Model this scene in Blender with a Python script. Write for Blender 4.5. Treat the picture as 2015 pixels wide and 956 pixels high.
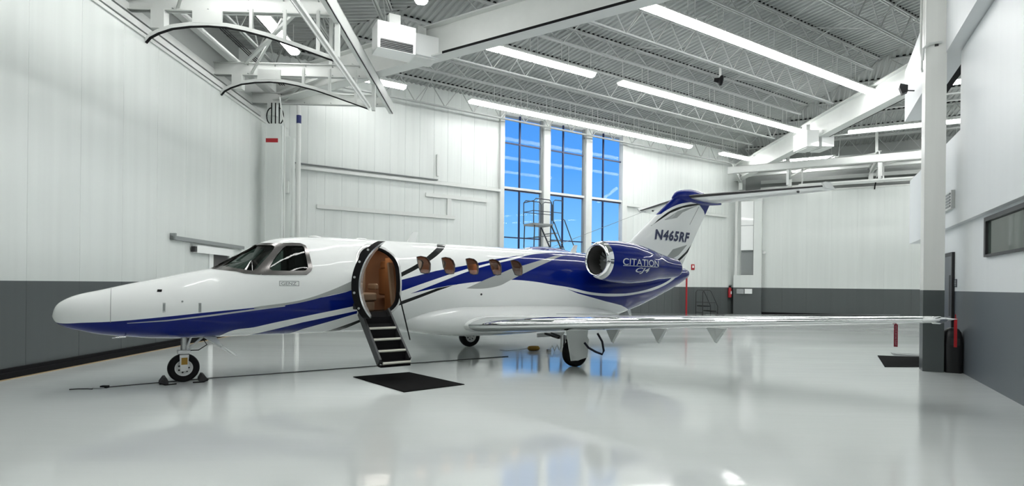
import bpy, bmesh, math, random
from mathutils import Vector, Matrix
from mathutils.bvhtree import BVHTree
random.seed(7)
scene = bpy.context.scene
for o in list(bpy.data.objects): bpy.data.objects.remove(o)
C = scene.collection
# ------------------------------------------------------------------ camera
F, EYE, CX, CY = 1087.6, 1.606, 1007.5, 560.1          # photo frame 2015 x 956
ROLL = math.atan(.0105)
cam_d = bpy.data.cameras.new('camera'); cam = bpy.data.objects.new('camera', cam_d); C.objects.link(cam)
cam_d.sensor_fit = 'HORIZONTAL'; cam_d.sensor_width = 36; cam_d.lens = F*36/2015
cam_d.shift_y = (CY-478)/2015; cam_d.clip_end = 500
cr, sr = math.cos(ROLL), math.sin(ROLL)
cam.matrix_world = Matrix(((cr, -sr, 0, 0), (0, 0, -1, 0), (sr, cr, 0, EYE), (0, 0, 0, 1)))
scene.camera = cam
# ------------------------------------------------------------------ world: clear blue sky, pale at the horizon
W = bpy.data.worlds.new('sky'); scene.world = W; W.use_nodes = True
nt = W.node_tree; nt.nodes.clear()
n_out = nt.nodes.new('ShaderNodeOutputWorld'); n_bg = nt.nodes.new('ShaderNodeBackground')
n_tc = nt.nodes.new('ShaderNodeTexCoord'); n_sep = nt.nodes.new('ShaderNodeSeparateXYZ')
n_map = nt.nodes.new('ShaderNodeMapRange'); n_map.inputs[1].default_value = -.1; n_map.inputs[2].default_value = .5
n_r = nt.nodes.new('ShaderNodeValToRGB')
nt.links.new(n_tc.outputs['Generated'], n_sep.inputs[0]); nt.links.new(n_sep.outputs['Z'], n_map.inputs[0])
nt.links.new(n_map.outputs[0], n_r.inputs[0]); nt.links.new(n_r.outputs[0], n_bg.inputs[0]); nt.links.new(n_bg.outputs[0], n_out.inputs[0])
el = n_r.color_ramp.elements
el[0].position = 0; el[0].color = (.62, .64, .64, 1)
el[1].position = 1; el[1].color = (.035, .20, .78, 1)
for p, c in ((.165, (.78, .86, .92, 1)), (.20, (.55, .78, .95, 1)), (.27, (.24, .60, .98, 1)), (.50, (.10, .38, .93, 1))):
    e = el.new(p); e.color = c
n_bg.inputs[1].default_value = 1.1
vs = scene.view_settings; vs.view_transform = 'Standard'; vs.look = 'None'; vs.gamma = 1; vs.exposure = 0.0; vs.use_curve_mapping = False
LAMP = 23.5            # emission of the tube-light diffusers

# ------------------------------------------------------------------ pixel helpers
def ray(u, v):
    a = (u-CX)/F; b = -(v-CY)/F
    return Vector((a*cr-b*sr, 1, a*sr+b*cr))
EYEP = Vector((0, 0, EYE))
def floor_at(u, v):
    d = ray(u, v); return EYEP + d*(-EYE/d.z)
def hit(u, v, p, n):
    d = ray(u, v); return EYEP + d*((Vector(p)-EYEP).dot(Vector(n))/d.dot(Vector(n)))

# ------------------------------------------------------------------ materials
MATS = {}
def mat(name, col, rough=.5, metal=0, coat=0, emit=0, noise=0, nscale=4, bump=0, bscale=60, spec=.5, stretch=None):
    m = bpy.data.materials.new(name); m.use_nodes = True; t = m.node_tree
    b = t.nodes['Principled BSDF']
    b.inputs['Base Color'].default_value = (*col, 1); b.inputs['Roughness'].default_value = rough
    b.inputs['Metallic'].default_value = metal; b.inputs['Coat Weight'].default_value = coat; b.inputs['Coat Roughness'].default_value = .03
    b.inputs['Specular IOR Level'].default_value = spec
    if emit:
        b.inputs['Emission Color'].default_value = (*col, 1); b.inputs['Emission Strength'].default_value = emit
    if noise or bump:
        tc = t.nodes.new('ShaderNodeTexCoord'); mp = t.nodes.new('ShaderNodeMapping')
        t.links.new(tc.outputs['Object'], mp.inputs[0])
        if stretch: mp.inputs['Scale'].default_value = stretch
        if noise:
            nz = t.nodes.new('ShaderNodeTexNoise'); nz.inputs['Scale'].default_value = nscale; nz.inputs['Detail'].default_value = 4
            t.links.new(mp.outputs[0], nz.inputs['Vector'])
            mx = t.nodes.new('ShaderNodeMix'); mx.data_type = 'RGBA'
            mx.inputs[6].default_value = (*[c*(1-noise) for c in col], 1); mx.inputs[7].default_value = (*[min(1, c*(1+noise)) for c in col], 1)
            t.links.new(nz.outputs[0], mx.inputs[0]); t.links.new(mx.outputs[2], b.inputs['Base Color'])
        if bump:
            n2 = t.nodes.new('ShaderNodeTexNoise'); n2.inputs['Scale'].default_value = bscale
            t.links.new(mp.outputs[0], n2.inputs['Vector'])
            bp = t.nodes.new('ShaderNodeBump'); bp.inputs['Strength'].default_value = bump; bp.inputs['Distance'].default_value = .02
            t.links.new(n2.outputs[0], bp.inputs['Height']); t.links.new(bp.outputs[0], b.inputs['Normal'])
    MATS[name] = m; return m
def wall_mat(name, white, grey, zsplit, rough=.32, streak=.05):
    m = mat(name, white, rough); t = m.node_tree; b = t.nodes['Principled BSDF']
    g = t.nodes.new('ShaderNodeNewGeometry'); s = t.nodes.new('ShaderNodeSeparateXYZ'); t.links.new(g.outputs['Position'], s.inputs[0])
    lt = t.nodes.new('ShaderNodeMath'); lt.operation = 'LESS_THAN'; lt.inputs[1].default_value = zsplit; t.links.new(s.outputs['Z'], lt.inputs[0])
    mp = t.nodes.new('ShaderNodeMapping'); mp.inputs['Scale'].default_value = (3, 3, .12); t.links.new(g.outputs['Position'], mp.inputs[0])
    nz = t.nodes.new('ShaderNodeTexNoise'); nz.inputs['Scale'].default_value = 1.5; nz.inputs['Detail'].default_value = 5; t.links.new(mp.outputs[0], nz.inputs['Vector'])
    mx = t.nodes.new('ShaderNodeMix'); mx.data_type = 'RGBA'
    mx.inputs[6].default_value = (*white, 1); mx.inputs[7].default_value = (*grey, 1); t.links.new(lt.outputs[0], mx.inputs[0])
    mr = t.nodes.new('ShaderNodeMapRange'); mr.inputs[1].default_value = .35; mr.inputs[2].default_value = .65; mr.inputs[3].default_value = 1-streak; mr.inputs[4].default_value = 1
    t.links.new(nz.outputs[0], mr.inputs[0])
    vm = t.nodes.new('ShaderNodeVectorMath'); vm.operation = 'SCALE'; t.links.new(mx.outputs[2], vm.inputs[0]); t.links.new(mr.outputs[0], vm.inputs['Scale'])
    t.links.new(vm.outputs[0], b.inputs['Base Color'])
    return m
def glass_mat(name, tint, refl=.0, ior=1.5):
    m = bpy.data.materials.new(name); m.use_nodes = True; t = m.node_tree; t.nodes.clear()
    o = t.nodes.new('ShaderNodeOutputMaterial'); mx = t.nodes.new('ShaderNodeMixShader')
    tr = t.nodes.new('ShaderNodeBsdfTransparent'); tr.inputs[0].default_value = (*tint, 1)
    gl = t.nodes.new('ShaderNodeBsdfGlossy'); gl.inputs['Roughness'].default_value = .02
    fr = t.nodes.new('ShaderNodeFresnel'); fr.inputs['IOR'].default_value = ior
    ge = t.nodes.new('ShaderNodeNewGeometry'); iv = t.nodes.new('ShaderNodeMath'); iv.operation = 'SUBTRACT'; iv.inputs[0].default_value = 1; t.links.new(ge.outputs['Backfacing'], iv.inputs[1])
    a0 = t.nodes.new('ShaderNodeMath'); a0.inputs[1].default_value = refl; t.links.new(fr.outputs[0], a0.inputs[0])
    ad = t.nodes.new('ShaderNodeMath'); ad.operation = 'MULTIPLY'; t.links.new(a0.outputs[0], ad.inputs[0]); t.links.new(iv.outputs[0], ad.inputs[1])
    t.links.new(ad.outputs[0], mx.inputs[0]); t.links.new(tr.outputs[0], mx.inputs[1]); t.links.new(gl.outputs[0], mx.inputs[2]); t.links.new(mx.outputs[0], o.inputs[0])
    MATS[name] = m; return m
WHT, GRY = (.70, .735, .715), (.088, .10, .10)
M_wall = wall_mat('wall_paint', WHT, GRY, EYE-.02)
M_wall2 = wall_mat('annex_paint', (.72, .745, .755), (.10, .115, .13), EYE-.035, .4, .02)
M_steel = mat('white_steel', (.66, .68, .66), .45, noise=.06, nscale=3)
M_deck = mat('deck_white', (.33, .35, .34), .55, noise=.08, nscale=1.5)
M_joist = mat('joist_grey_white', (.43, .45, .44), .5)
M_dark = mat('dark_metal', (.02, .02, .022), .45)
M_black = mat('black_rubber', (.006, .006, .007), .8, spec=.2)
M_grey = mat('mid_grey_metal', (.26, .28, .28), .5)
M_chrome = mat('polished_chrome', (.86, .87, .87), .045, 1)
M_alu = mat('brushed_aluminium', (.6, .61, .61), .25, 1)
M_lamp = mat('lamp_diffuser', (1, 1, .985), .4, emit=LAMP)
M_white = mat('gloss_white', (.86, .88, .87), .18, coat=.6)
M_red = mat('red_paint', (.35, .008, .015), .5)
M_blue = mat('blue_band', (.01, .02, .12), .4)
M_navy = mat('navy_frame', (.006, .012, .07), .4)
M_floor = mat('epoxy_floor', (.52, .565, .55), .10, coat=0, spec=.75)
t = M_floor.node_tree; b = t.nodes['Principled BSDF']
tc = t.nodes.new('ShaderNodeTexCoord')
n1 = t.nodes.new('ShaderNodeTexNoise'); n1.inputs['Scale'].default_value = .35; n1.inputs['Detail'].default_value = 6
mp = t.nodes.new('ShaderNodeMapping'); mp.inputs['Rotation'].default_value = (0, 0, .1); mp.inputs['Scale'].default_value = (.35, 1.5, 1)
t.links.new(tc.outputs['Object'], mp.inputs[0]); t.links.new(mp.outputs[0], n1.inputs['Vector'])
mr = t.nodes.new('ShaderNodeMapRange'); mr.inputs[1].default_value = .3; mr.inputs[2].default_value = .7; mr.inputs[3].default_value = .06; mr.inputs[4].default_value = .15
t.links.new(n1.outputs[0], mr.inputs[0]); t.links.new(mr.outputs[0], b.inputs['Roughness'])
mx = t.nodes.new('ShaderNodeMix'); mx.data_type = 'RGBA'; mx.inputs[6].default_value = (.61, .65, .635, 1); mx.inputs[7].default_value = (.69, .72, .705, 1)
t.links.new(n1.outputs[0], mx.inputs[0]); t.links.new(mx.outputs[2], b.inputs['Base Color'])
n2 = t.nodes.new('ShaderNodeTexNoise'); n2.inputs['Scale'].default_value = 2.2; n2.inputs['Detail'].default_value = 3
t.links.new(mp.outputs[0], n2.inputs['Vector'])
bp = t.nodes.new('ShaderNodeBump'); bp.inputs['Strength'].default_value = .10; bp.inputs['Distance'].default_value = .02
t.links.new(n2.outputs[0], bp.inputs['Height']); t.links.new(bp.outputs[0], b.inputs['Normal'])
M_pane = glass_mat('window_glass', (.97, .985, 1), 0, 1.22)
M_tan = mat('tan_leather', (.30, .125, .042), .5, noise=.15, nscale=6)
M_beige = mat('beige_leather', (.42, .30, .20), .55, noise=.1)

# ------------------------------------------------------------------ mesh builder
class MB:
    def __init__(s): s.v = []; s.f = []
    def add(s, vs, fs):
        k = len(s.v); s.v += [tuple(p) for p in vs]; s.f += [tuple(i+k for i in q) for q in fs]; return s
    def box(s, x0, x1, y0, y1, z0, z1, M=None):
        P = [Vector((x, y, z)) for x in (x0, x1) for y in (y0, y1) for z in (z0, z1)]
        if M: P = [M @ p for p in P]
        return s.add(P, [(0, 1, 3, 2), (4, 6, 7, 5), (0, 4, 5, 1), (2, 3, 7, 6), (0, 2, 6, 4), (1, 5, 7, 3)])
    def bar(s, p0, p1, w, h, up=(0, 0, 1)):
        p0, p1 = Vector(p0), Vector(p1); d = (p1-p0); L = d.length; d.normalize(); up = Vector(up)
        if abs(d.dot(up)) > .99: up = Vector((0, 1, 0))
        x = d.cross(up).normalized(); u = x.cross(d)
        P = [p+x*(a*w/2)+u*(b*h/2) for p in (p0, p1) for a, b in ((-1, -1), (1, -1), (1, 1), (-1, 1))]
        return s.add(P, [(3, 2, 1, 0), (4, 5, 6, 7), (0, 1, 5, 4), (1, 2, 6, 5), (2, 3, 7, 6), (3, 0, 4, 7)])
    def tube(s, pts, r, n=8, cap=True):
        pts = [Vector(p) for p in pts]; rings = []; ref = None
        rr = r if isinstance(r, (list, tuple)) else [r]*len(pts)
        for i, p in enumerate(pts):
            d = (pts[min(i+1, len(pts)-1)]-pts[max(i-1, 0)]).normalized()
            if ref is None: ref = Vector((0, 0, 1)) if abs(d.z) < .9 else Vector((1, 0, 0))
            a = d.cross(ref).normalized(); b = a.cross(d).normalized(); ref = b
            rings.append([p+(a*math.cos(q)+b*math.sin(q))*rr[i] for q in [2*math.pi*k/n for k in range(n)]])
        return s.loft(rings, cap)
    def loft(s, rings, cap=True, closed=True):
        n = len(rings[0]); k = len(s.v)
        for rg in rings: s.v += [tuple(p) for p in rg]
        m = n if closed else n-1
        for i in range(len(rings)-1):
            for j in range(m):
                a = k+i*n+j; b2 = k+i*n+(j+1) % n
                s.f.append((a, b2, b2+n, a+n))
        if cap:
            s.f.append(tuple(k+j for j in range(n))[::-1]); s.f.append(tuple(k+(len(rings)-1)*n+j for j in range(n)))
        return s
    def lathe(s, prof, c, axis, n=32, cap=True):      # prof (r, h) along axis through c
        ax = Vector(axis).normalized(); a = ax.orthogonal().normalized(); b = ax.cross(a); c = Vector(c)
        return s.loft([[c+ax*h+(a*math.cos(q)+b*math.sin(q))*r for q in [2*math.pi*k/n for k in range(n)]] for r, h in prof], cap)
    def prism(s, poly, off):                          # planar polygon of 3-D points extruded by a vector
        n = len(poly); off = Vector(off); P = [Vector(p) for p in poly]; P += [p+off for p in P]
        return s.add(P, [tuple(range(n))[::-1], tuple(range(n, 2*n))]+[(i, (i+1) % n, n+(i+1) % n, n+i) for i in range(n)])
    def build(s, name, m, parent=None, smooth=False, angle=40):
        me = bpy.data.meshes.new(name); me.from_pydata(s.v, [], s.f)
        bm = bmesh.new(); bm.from_mesh(me); bmesh.ops.recalc_face_normals(bm, faces=bm.faces); bm.to_mesh(me); bm.free()
        return link(name, me, m, parent, smooth, angle)
def link(name, me, m, parent=None, smooth=False, angle=40):
    if m is not None: me.materials.append(m)
    if smooth:
        me.shade_smooth()
        if angle: me.set_sharp_from_angle(angle=math.radians(angle))
    o = bpy.data.objects.new(name, me); C.objects.link(o)
    if parent: o.parent = parent
    return o
def tag(o, label=None, cat=None, group=None, kind=None):
    if label: o['label'] = label
    if cat: o['category'] = cat
    if group: o['group'] = group
    if kind: o['kind'] = kind
    return o
def empty(name, loc=(0, 0, 0), rz=0, label=None, cat=None, group=None, kind=None):
    o = bpy.data.objects.new(name, None); C.objects.link(o); o.location = loc; o.rotation_euler = (0, 0, rz)
    o.empty_display_size = .2
    return tag(o, label, cat, group, kind)
def inst(name, me, parent, loc=(0, 0, 0), rot=(0, 0, 0), sc=(1, 1, 1)):
    o = bpy.data.objects.new(name, me); C.objects.link(o); o.parent = parent; o.location = loc; o.rotation_euler = rot; o.scale = sc
    return o

# ------------------------------------------------------------------ the hexagonal hangar: six wall frames
SIDE = 25.8; EAVE = 9.67; SLOPE = .045; T60 = math.tan(math.radians(60))
class Fr:
    def __init__(s, o, deg):
        a = math.radians(deg); s.o = Vector((o[0], o[1], 0)); s.u = Vector((math.sin(a), math.cos(a), 0)); s.d = Vector((math.cos(a), -math.sin(a), 0)); s.rz = math.pi/2-a
    def p(s, u, d, z): return s.o+s.u*u+s.d*d+Vector((0, 0, z))
    def u_px(s, px, d=0, py=CY):                       # where the photo's column px meets the plane at distance d from the wall
        q = hit(px, py, s.o+s.d*d, s.d); return (q-s.o).dot(s.u)
    def z_px(s, px, py, d=0): return hit(px, py, s.o+s.d*d, s.d).z
    def root(s, name, u=0, d=0, z=0, **k): return empty(name, s.p(u, d, z), s.rz, **k)
    def place(s, o): o.location = s.o; o.rotation_euler = (0, 0, s.rz); return o
A = (-8.57, 19.5); FR = [None]*6; o = Vector((A[0], A[1], 0)); FR[1] = Fr(A, 58)
for k in range(2, 7):
    prev = FR[k-1]; FR[k % 6] = Fr((prev.p(SIDE, 0, 0).x, prev.p(SIDE, 0, 0).y), 58+60*(k-1))
W0, W1, W2 = FR[0], FR[1], FR[2]
# ------------------------------------------------------------------ floor and plain walls
hexv = [FR[k].o for k in range(6)]
cen = sum(hexv, Vector())/6
m = MB(); ring = [cen+(p-cen)*1.08 for p in hexv]
m.add([(p.x, p.y, 0) for p in ring]+[(p.x, p.y, -.2) for p in ring], [tuple(range(6)), tuple(range(6, 12))[::-1]]+[(i, (i+1) % 6, 6+(i+1) % 6, 6+i) for i in range(6)])
tag(m.build('floor', M_floor), 'glossy pale grey epoxy hangar floor', kind='structure')
for k, nm in ((3, 'wall_front_right'), (4, 'wall_front'), (5, 'wall_front_left')):
    m = MB().box(0, SIDE, .02, .25, 0, EAVE+.2)
    w = FR[k].place(m.build(nm, M_wall)); tag(w, kind='structure')
def panel_mesh(w, h, name):
    # metal wall panel with a shallow centre groove
    m = MB(); g = .006; g = .004; pr = [(g, 0), (g+.004, -.010), (w*.49, -.010), (w*.5, -.007), (w*.51, -.010), (w-g-.004, -.010), (w-g, 0)]
    n = len(pr)
    m.v = [(x, y, 0) for x, y in pr]+[(x, y, h) for x, y in pr]
    m.f = [(i, i+1, n+i+1, n+i) for i in range(n-1)]+[tuple(range(n, 2*n)), tuple(range(n))[::-1]]
    me = bpy.data.meshes.new(name); me.from_pydata(m.v, [], m.f); return me
# ---- back wall (the one with the tall window)
GIRT = 5.78; HD_ = 7.13
uW = [W1.u_px(x) for x in (979, 987, 1061, 1077, 1145, 1159, 1219, 1228)]
u0, u1 = uW[0], uW[-1]
zs_top = W1.z_px(986, 222); zs = [zs_top, W1.z_px(986, 279), W1.z_px(986, 371), W1.z_px(986, 466)]
SILL = 1.62
m = MB().box(0, u0, 0, .2, 0, EAVE+.1).box(u1, SIDE, 0, .2, 0, EAVE+.1).box(u0, u1, 0, .2, 0, SILL).box(u0, u1, 0, .2, zs_top+.06, EAVE+.1).box(-1.4, 0, 0, .2, HD_-.45, EAVE+.1).box(SIDE, SIDE+1.4, 0, .2, HD_-.45, EAVE+.1)
wb = W1.place(m.build('wall_back', M_wall)); tag(wb, kind='structure')
def panels(wall, spans, z0, z1, w=.61):
    for a, b_ in spans:
        n = max(1, round((b_-a)/w)); ww = (b_-a)/n
        me = panel_mesh(ww, z1-z0, 'panel'); me.materials.append(M_wall)
        for i in range(n): inst('panel', me, wall, (a+i*ww, 0, z0))
panels(wb, [(0, u0), (u1, SIDE)], .02, GIRT-.08)
panels(wb, [(0, u0), (u1, SIDE)], GIRT+.10, EAVE)
panels(wb, [(u0, u1)], zs_top+.06, EAVE)
def trim(n, box, frame, m_=None):
    mm = MB().box(*box); o = frame.place(mm.build('trim_%d' % n, m_ or M_steel)); tag(o, kind='structure'); return o
trim(1, (0.3, u0, -.16, -.02, GIRT-.08, GIRT+.03), W1); trim(2, (u1, SIDE-.9, -.16, -.02, GIRT-.08, GIRT+.03), W1)
trim(3, (0.35, W1.u_px(858), -.12, -.019, GIRT+.115, GIRT+.145), W1, M_grey)
# the leftover boards on the wall between corner and window
def wall_rect(x0, y0, x1, y1, n, t=.07, m_=None):
    ua, ub = W1.u_px(x0), W1.u_px(x1); za, zb = W1.z_px(x0, y0), W1.z_px(x0, y1)
    return trim(n, (min(ua, ub), max(ua, ub), -.02-t, -.019, min(za, zb), max(za, zb)), W1, m_)
wall_rect(621, 402, 893, 410, 4); wall_rect(835, 379, 955, 386.5, 5); wall_rect(877, 391, 885, 424, 6); wall_rect(856, 304, 860, 346, 7)
# ---- tall window
win = W1.root('window_1', kind='structure')
FRM = M_steel
def wbx(name, a, b_, z0, z1, y0=-.09, y1=.12, m_=None, par=None): return MB().box(a, b_, y0, y1, z0, z1).build(name, m_ or FRM, par or win)
wbx('jamb', uW[0], uW[1], SILL, zs_top+.06, -.16); wbx('jamb', uW[6], uW[7], SILL, zs_top+.06, -.16)
wbx('mullion', uW[2]+.10, uW[3], SILL, zs_top+.02, -.16); wbx('mullion', uW[4]+.08, uW[5], SILL, zs_top+.02, -.16)
wbx('mullion_edge', uW[2], uW[2]+.10, SILL, zs_top, -.03, .10, M_grey); wbx('mullion_edge', uW[4], uW[4]+.08, SILL, zs_top, -.03, .10, M_grey)
wbx('head', uW[1], uW[6], zs_top, zs_top+.06); wbx('sill', uW[1], uW[6], SILL, SILL+.08, -.12)
cols = [(uW[1], uW[2], W1.u_px(1020)), (uW[3], uW[4], W1.u_px(1105.5)), (uW[5], uW[6], W1.u_px(1184.5))]
zl = [zs_top, zs[1], zs[2], zs[3], SILL+.08]
for a, b_, c in cols:
    wbx('transom', a, b_, zs[2], zs[2]+.10, -.12, -.02); wbx('transom_navy_rail', a, b_, zs[2]-.05, zs[2], -.04, .08, M_navy)  # pale transom with a navy rail directly below it
    wbx('muntin', c-.03, c+.03, SILL+.08, zs[2]-.05, -.03, .05, M_navy); wbx('muntin', c-.03, c+.03, zs[2]+.1, zs_top, -.03, .05, M_navy)
    for z in (zs[1], zs[3]):
        wbx('muntin', a, c-.03, z-.025, z+.025, -.03, .05, M_navy); wbx('muntin', c+.03, b_, z-.025, z+.025, -.03, .05, M_navy)
    for i in range(4):
        lo = zl[i+1]+(.025 if i != 1 else .1); hi = zl[i]-(.025 if i != 2 else .05)
        if i == 1: lo = zs[2]+.1
        for (p, q) in ((a, c-.03), (c+.03, b_)):
            wbx('pane', p, q, lo, hi, .01, .018, M_pane)
# ---- the two door walls: tall leaves, with an open frame above them
HD = 7.13
def door_wall(fr, nm, zt, gap=None):
    m = MB()
    if gap:
        a, b_, g0, g1 = gap
        m.box(0, a, .006, .22, 0, zt).box(b_, SIDE, .006, .22, 0, zt).box(a, b_, .006, .22, g1, zt).box(a, b_, .006, .22, 0, g0)
    else: m.box(0, SIDE, .006, .22, 0, zt)
    w = fr.place(m.build(nm, M_wall)); tag(w, kind='structure'); return w
# small sliding hatch in the left leaf, left ajar: photo columns 411..450
ua, ub = W0.u_px(411, 0), W0.u_px(451, 0); hz1, hz0 = W0.z_px(430, 491), .05
wl = door_wall(W0, 'wall_left', HD, (ua, ub, hz0, hz1)); wr = door_wall(W2, 'wall_right', HD)
def leaf_panels(wall, spans, z1, z0=.05, w=1.22):
    for a, b_ in spans:
        n = max(1, round((b_-a)/w)); ww = (b_-a)/n
        me = MB(); g = .0015
        me.add([(g, .006, 0), (ww-g, .006, 0), (g, .006, z1-z0), (ww-g, .006, z1-z0), (g+.006, 0, 0), (ww-g-.006, 0, 0), (g+.006, 0, z1-z0), (ww-g-.006, 0, z1-z0)],
               [(4, 5, 7, 6), (0, 4, 6, 2), (1, 3, 7, 5), (2, 6, 7, 3), (0, 1, 5, 4)])
        q = bpy.data.meshes.new('panel'); q.from_pydata(me.v, [], me.f); q.materials.append(M_wall)
        for i in range(n): inst('panel', q, wall, (a+i*ww, 0, z0))
leaf_panels(wl, [(0, ua), (ub, SIDE-.35)], HD); leaf_panels(wl, [(ua, ub)], HD, hz1+.02)
leaf_panels(wr, [(1.4, SIDE)], HD)
for fr, nm, s in ((W0, 'left', 0), (W2, 'right', 1)):
    a, b_ = (0, SIDE-.35) if not s else (1.4, SIDE)
    o = fr.place(MB().box(a, b_, -.10, .02, 0, .10).box(a, b_, -.06, .02, .10, .16).build('baseboard_'+nm, M_black)); tag(o, kind='structure')
    o = fr.place(MB().box(a, b_, -.03, .0, HD-.06, HD+.015).build('trim_%d' % (8+s), M_steel)); tag(o, kind='structure')
    # set-back wall above the leaf
    o = fr.place(MB().box(-1.2, SIDE+1.2, .9, 1.0, HD-.4, EAVE+.1).box(-.6, SIDE+.6, .22, .9, HD-.42, HD-.36).build('wall_%s_upper' % nm, M_deck)); tag(o, kind='structure')
    o = fr.place(MB().box(a, b_, .20, .30, 7.35, 7.50).box(a, b_, .48, .55, 7.75, 7.95).build('trim_%d' % (10+s), M_steel)); tag(o, kind='structure')
o = W0.place(MB().box(0, SIDE-.3, -.16, -.13, .0, .012).build('trim_12', mat('tan_floor_edge', (.35, .26, .14), .5))); tag(o, kind='structure')
# hatch: rail, valance and sliding leaf
h = W0.root('door_2', kind='structure')
ra, rb = W0.u_px(333), W0.u_px(474); rz0, rz1 = W0.z_px(333, 471), W0.z_px(333, 463)
MB().box(ra, rb, -.10, 0, rz0, rz1).box(ra, ra+.05, -.14, 0, rz0, rz1+.06).build('track', M_grey, h)
va, vb = W0.u_px(377), W0.u_px(449)
MB().box(va, vb, -.14, -.02, rz0-.26, rz0-.06).build('valance', M_white, h)
MB().box(va-.1, va, -.13, -.03, rz0-.24, rz0-.10).build('roller', M_dark, h)
lf = MB().box(W0.u_px(418.5), ub+.02, .05, .10, hz0, hz1).build('leaf', mat('hatch_grey', (.09, .085, .085), .6), h)
MB().box(ua-.04, W0.u_px(417.5), -.03, .045, hz0, hz1-.02).build('jamb_board', M_white, h)
MB().box(ua-.04, ub+.05, -.02, .006, hz1, hz1+.05).build('head_board', M_steel, h)

# ------------------------------------------------------------------ roof: fluted deck, girders, joists
roof = empty('ceiling', (cen.x, cen.y, 0), kind='structure')
PITCH, DEP = .2, .045
def deck_z(d): return EAVE+SLOPE*d
for k in range(6):
    fr = FR[k]; m = MB(); u = 0
    R0 = Vector((cen.x, cen.y, 0))
    out = -1.0
    while u < SIDE-1e-6:
        for (a, b_, z0, z1) in ((0, .06, 0, 0), (.06, .09, 0, DEP), (.09, .17, DEP, DEP), (.17, .20, DEP, 0)):
            ua_, ub_ = u+a, u+b_
            da, db = min(ua_, SIDE-ua_)*T60, min(ub_, SIDE-ub_)*T60
            q = [fr.p(ua_, out, deck_z(out)+z0), fr.p(ub_, out, deck_z(out)+z1), fr.p(ub_, max(db, 0), deck_z(db)+z1), fr.p(ua_, max(da, 0), deck_z(da)+z0)]
            m.add([p-R0 for p in q], [(0, 3, 2, 1)])
        u += PITCH
    me = bpy.data.meshes.new('deck'); me.from_pydata(m.v, [], m.f)
    link('deck', me, M_deck, roof)
# weatherproof skin above the deck
m = MB(); top = deck_z(SIDE*.866)+.35
rg = [cen+(p-cen)*1.10 for p in hexv]
m.add([(p.x-cen.x, p.y-cen.y, EAVE+.18) for p in rg]+[(0, 0, top)], [(i, 6, (i+1) % 6) for i in range(6)]); m.build('roof_skin', M_deck, roof)
def roof_girder(k):
    c = FR[k].o; dr = (Vector((cen.x, cen.y, 0))-c).normalized(); L = (Vector((cen.x, cen.y, 0))-c).length
    g = empty('girder', (c.x-cen.x, c.y-cen.y, 0), math.atan2(dr.y, dr.x)); g.parent = roof
    z = lambda t: deck_z(0)-.82+SLOPE*.866*t
    t0, t1 = .3, L-.5; D = .95
    def sl(name, y0, y1, za, zb, m_):
        mm = MB(); P = [(t, y, z(t)+q) for t in (t0, t1) for y in (y0, y1) for q in (za, zb)]
        mm.add(P, [(0, 1, 3, 2), (4, 6, 7, 5), (0, 4, 5, 1), (2, 3, 7, 6), (0, 2, 6, 4), (1, 5, 7, 3)]); return mm.build(name, m_, g)
    sl('top_flange', -.22, .22, -.04, 0, M_steel); sl('web', -.03, .03, -D+.04, -.04, M_steel); sl('bottom_flange', -.22, .22, -D, -D+.04, M_steel)
    (t0 := 7.5) and sl('cable', .225 if k == 2 else -.25, .25 if k == 2 else -.225, -D-.01, -D+.05, M_black)
    return g
for k in (1, 2, 3): roof_girder(k)
def joist(k, d, depth, jm):
    fr = FR[k]; i = d/T60; ua_, ub_ = i+.25, SIDE-i-.25; L = ub_-ua_
    zt = deck_z(d)-.005; zb = zt-depth
    j = empty('joist', fr.p(ua_, d, 0)-Vector((cen.x, cen.y, 0)), fr.rz); j.parent = roof
    m = MB()
    for s in (-1, 1):
        m.box(0, L, s*.035-.022, s*.035+.022, zt-.05, zt); m.box(.5, L-.5, s*.035-.022, s*.035+.022, zb, zb+.05)
    m.build('chord', jm, j)
    m = MB(); n = max(2, int(round(L/1.3))); st = L/n
    for q in range(n):
        m.bar((q*st, 0, zt-.03), ((q+.5)*st, 0, zb+.03), .03, .03); m.bar(((q+.5)*st, 0, zb+.03), ((q+1)*st, 0, zt-.03), .03, .03)
    m.build('web', jm, j)
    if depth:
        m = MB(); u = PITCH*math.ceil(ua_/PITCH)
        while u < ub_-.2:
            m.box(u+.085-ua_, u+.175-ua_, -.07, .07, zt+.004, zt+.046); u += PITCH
        tag(m.build('flute_shade', M_black, j), kind='stuff')  # black blocks put the shade of the open deck flutes into colour
    return j
JD = [.62, 2.68, 4.73, 6.77, 8.82, 10.85, 12.9, 14.95, 17.0, 19.0]
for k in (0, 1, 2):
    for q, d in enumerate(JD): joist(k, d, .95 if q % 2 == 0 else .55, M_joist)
bme = {}
for k in (0, 1, 2):
    fr = FR[k]
    for q in range(len(JD)-2):
        d0, d1 = JD[q], JD[q+1]; nb = 5
        for s in range(1, nb+1):
            i = d1/T60; u = i+(SIDE-2*i)*s/(nb+1)
            a = fr.p(u, d0, deck_z(d0)-(.95 if q % 2 == 0 else .55)); b2 = fr.p(u, d1, deck_z(d1)-.03)
            cc = Vector((cen.x, cen.y, 0)); MB().bar(a-cc, b2-cc, .025, .025).build('bridging_rod', M_joist, roof)
            if s % 2 == 0:
                a = fr.p(u, d0, deck_z(d0)-.03); b2 = fr.p(u, d1, deck_z(d1)-(.95 if q % 2 else .55))
                MB().bar(a-cc, b2-cc, .025, .025).build('bridging_rod', M_joist, roof)

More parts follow.
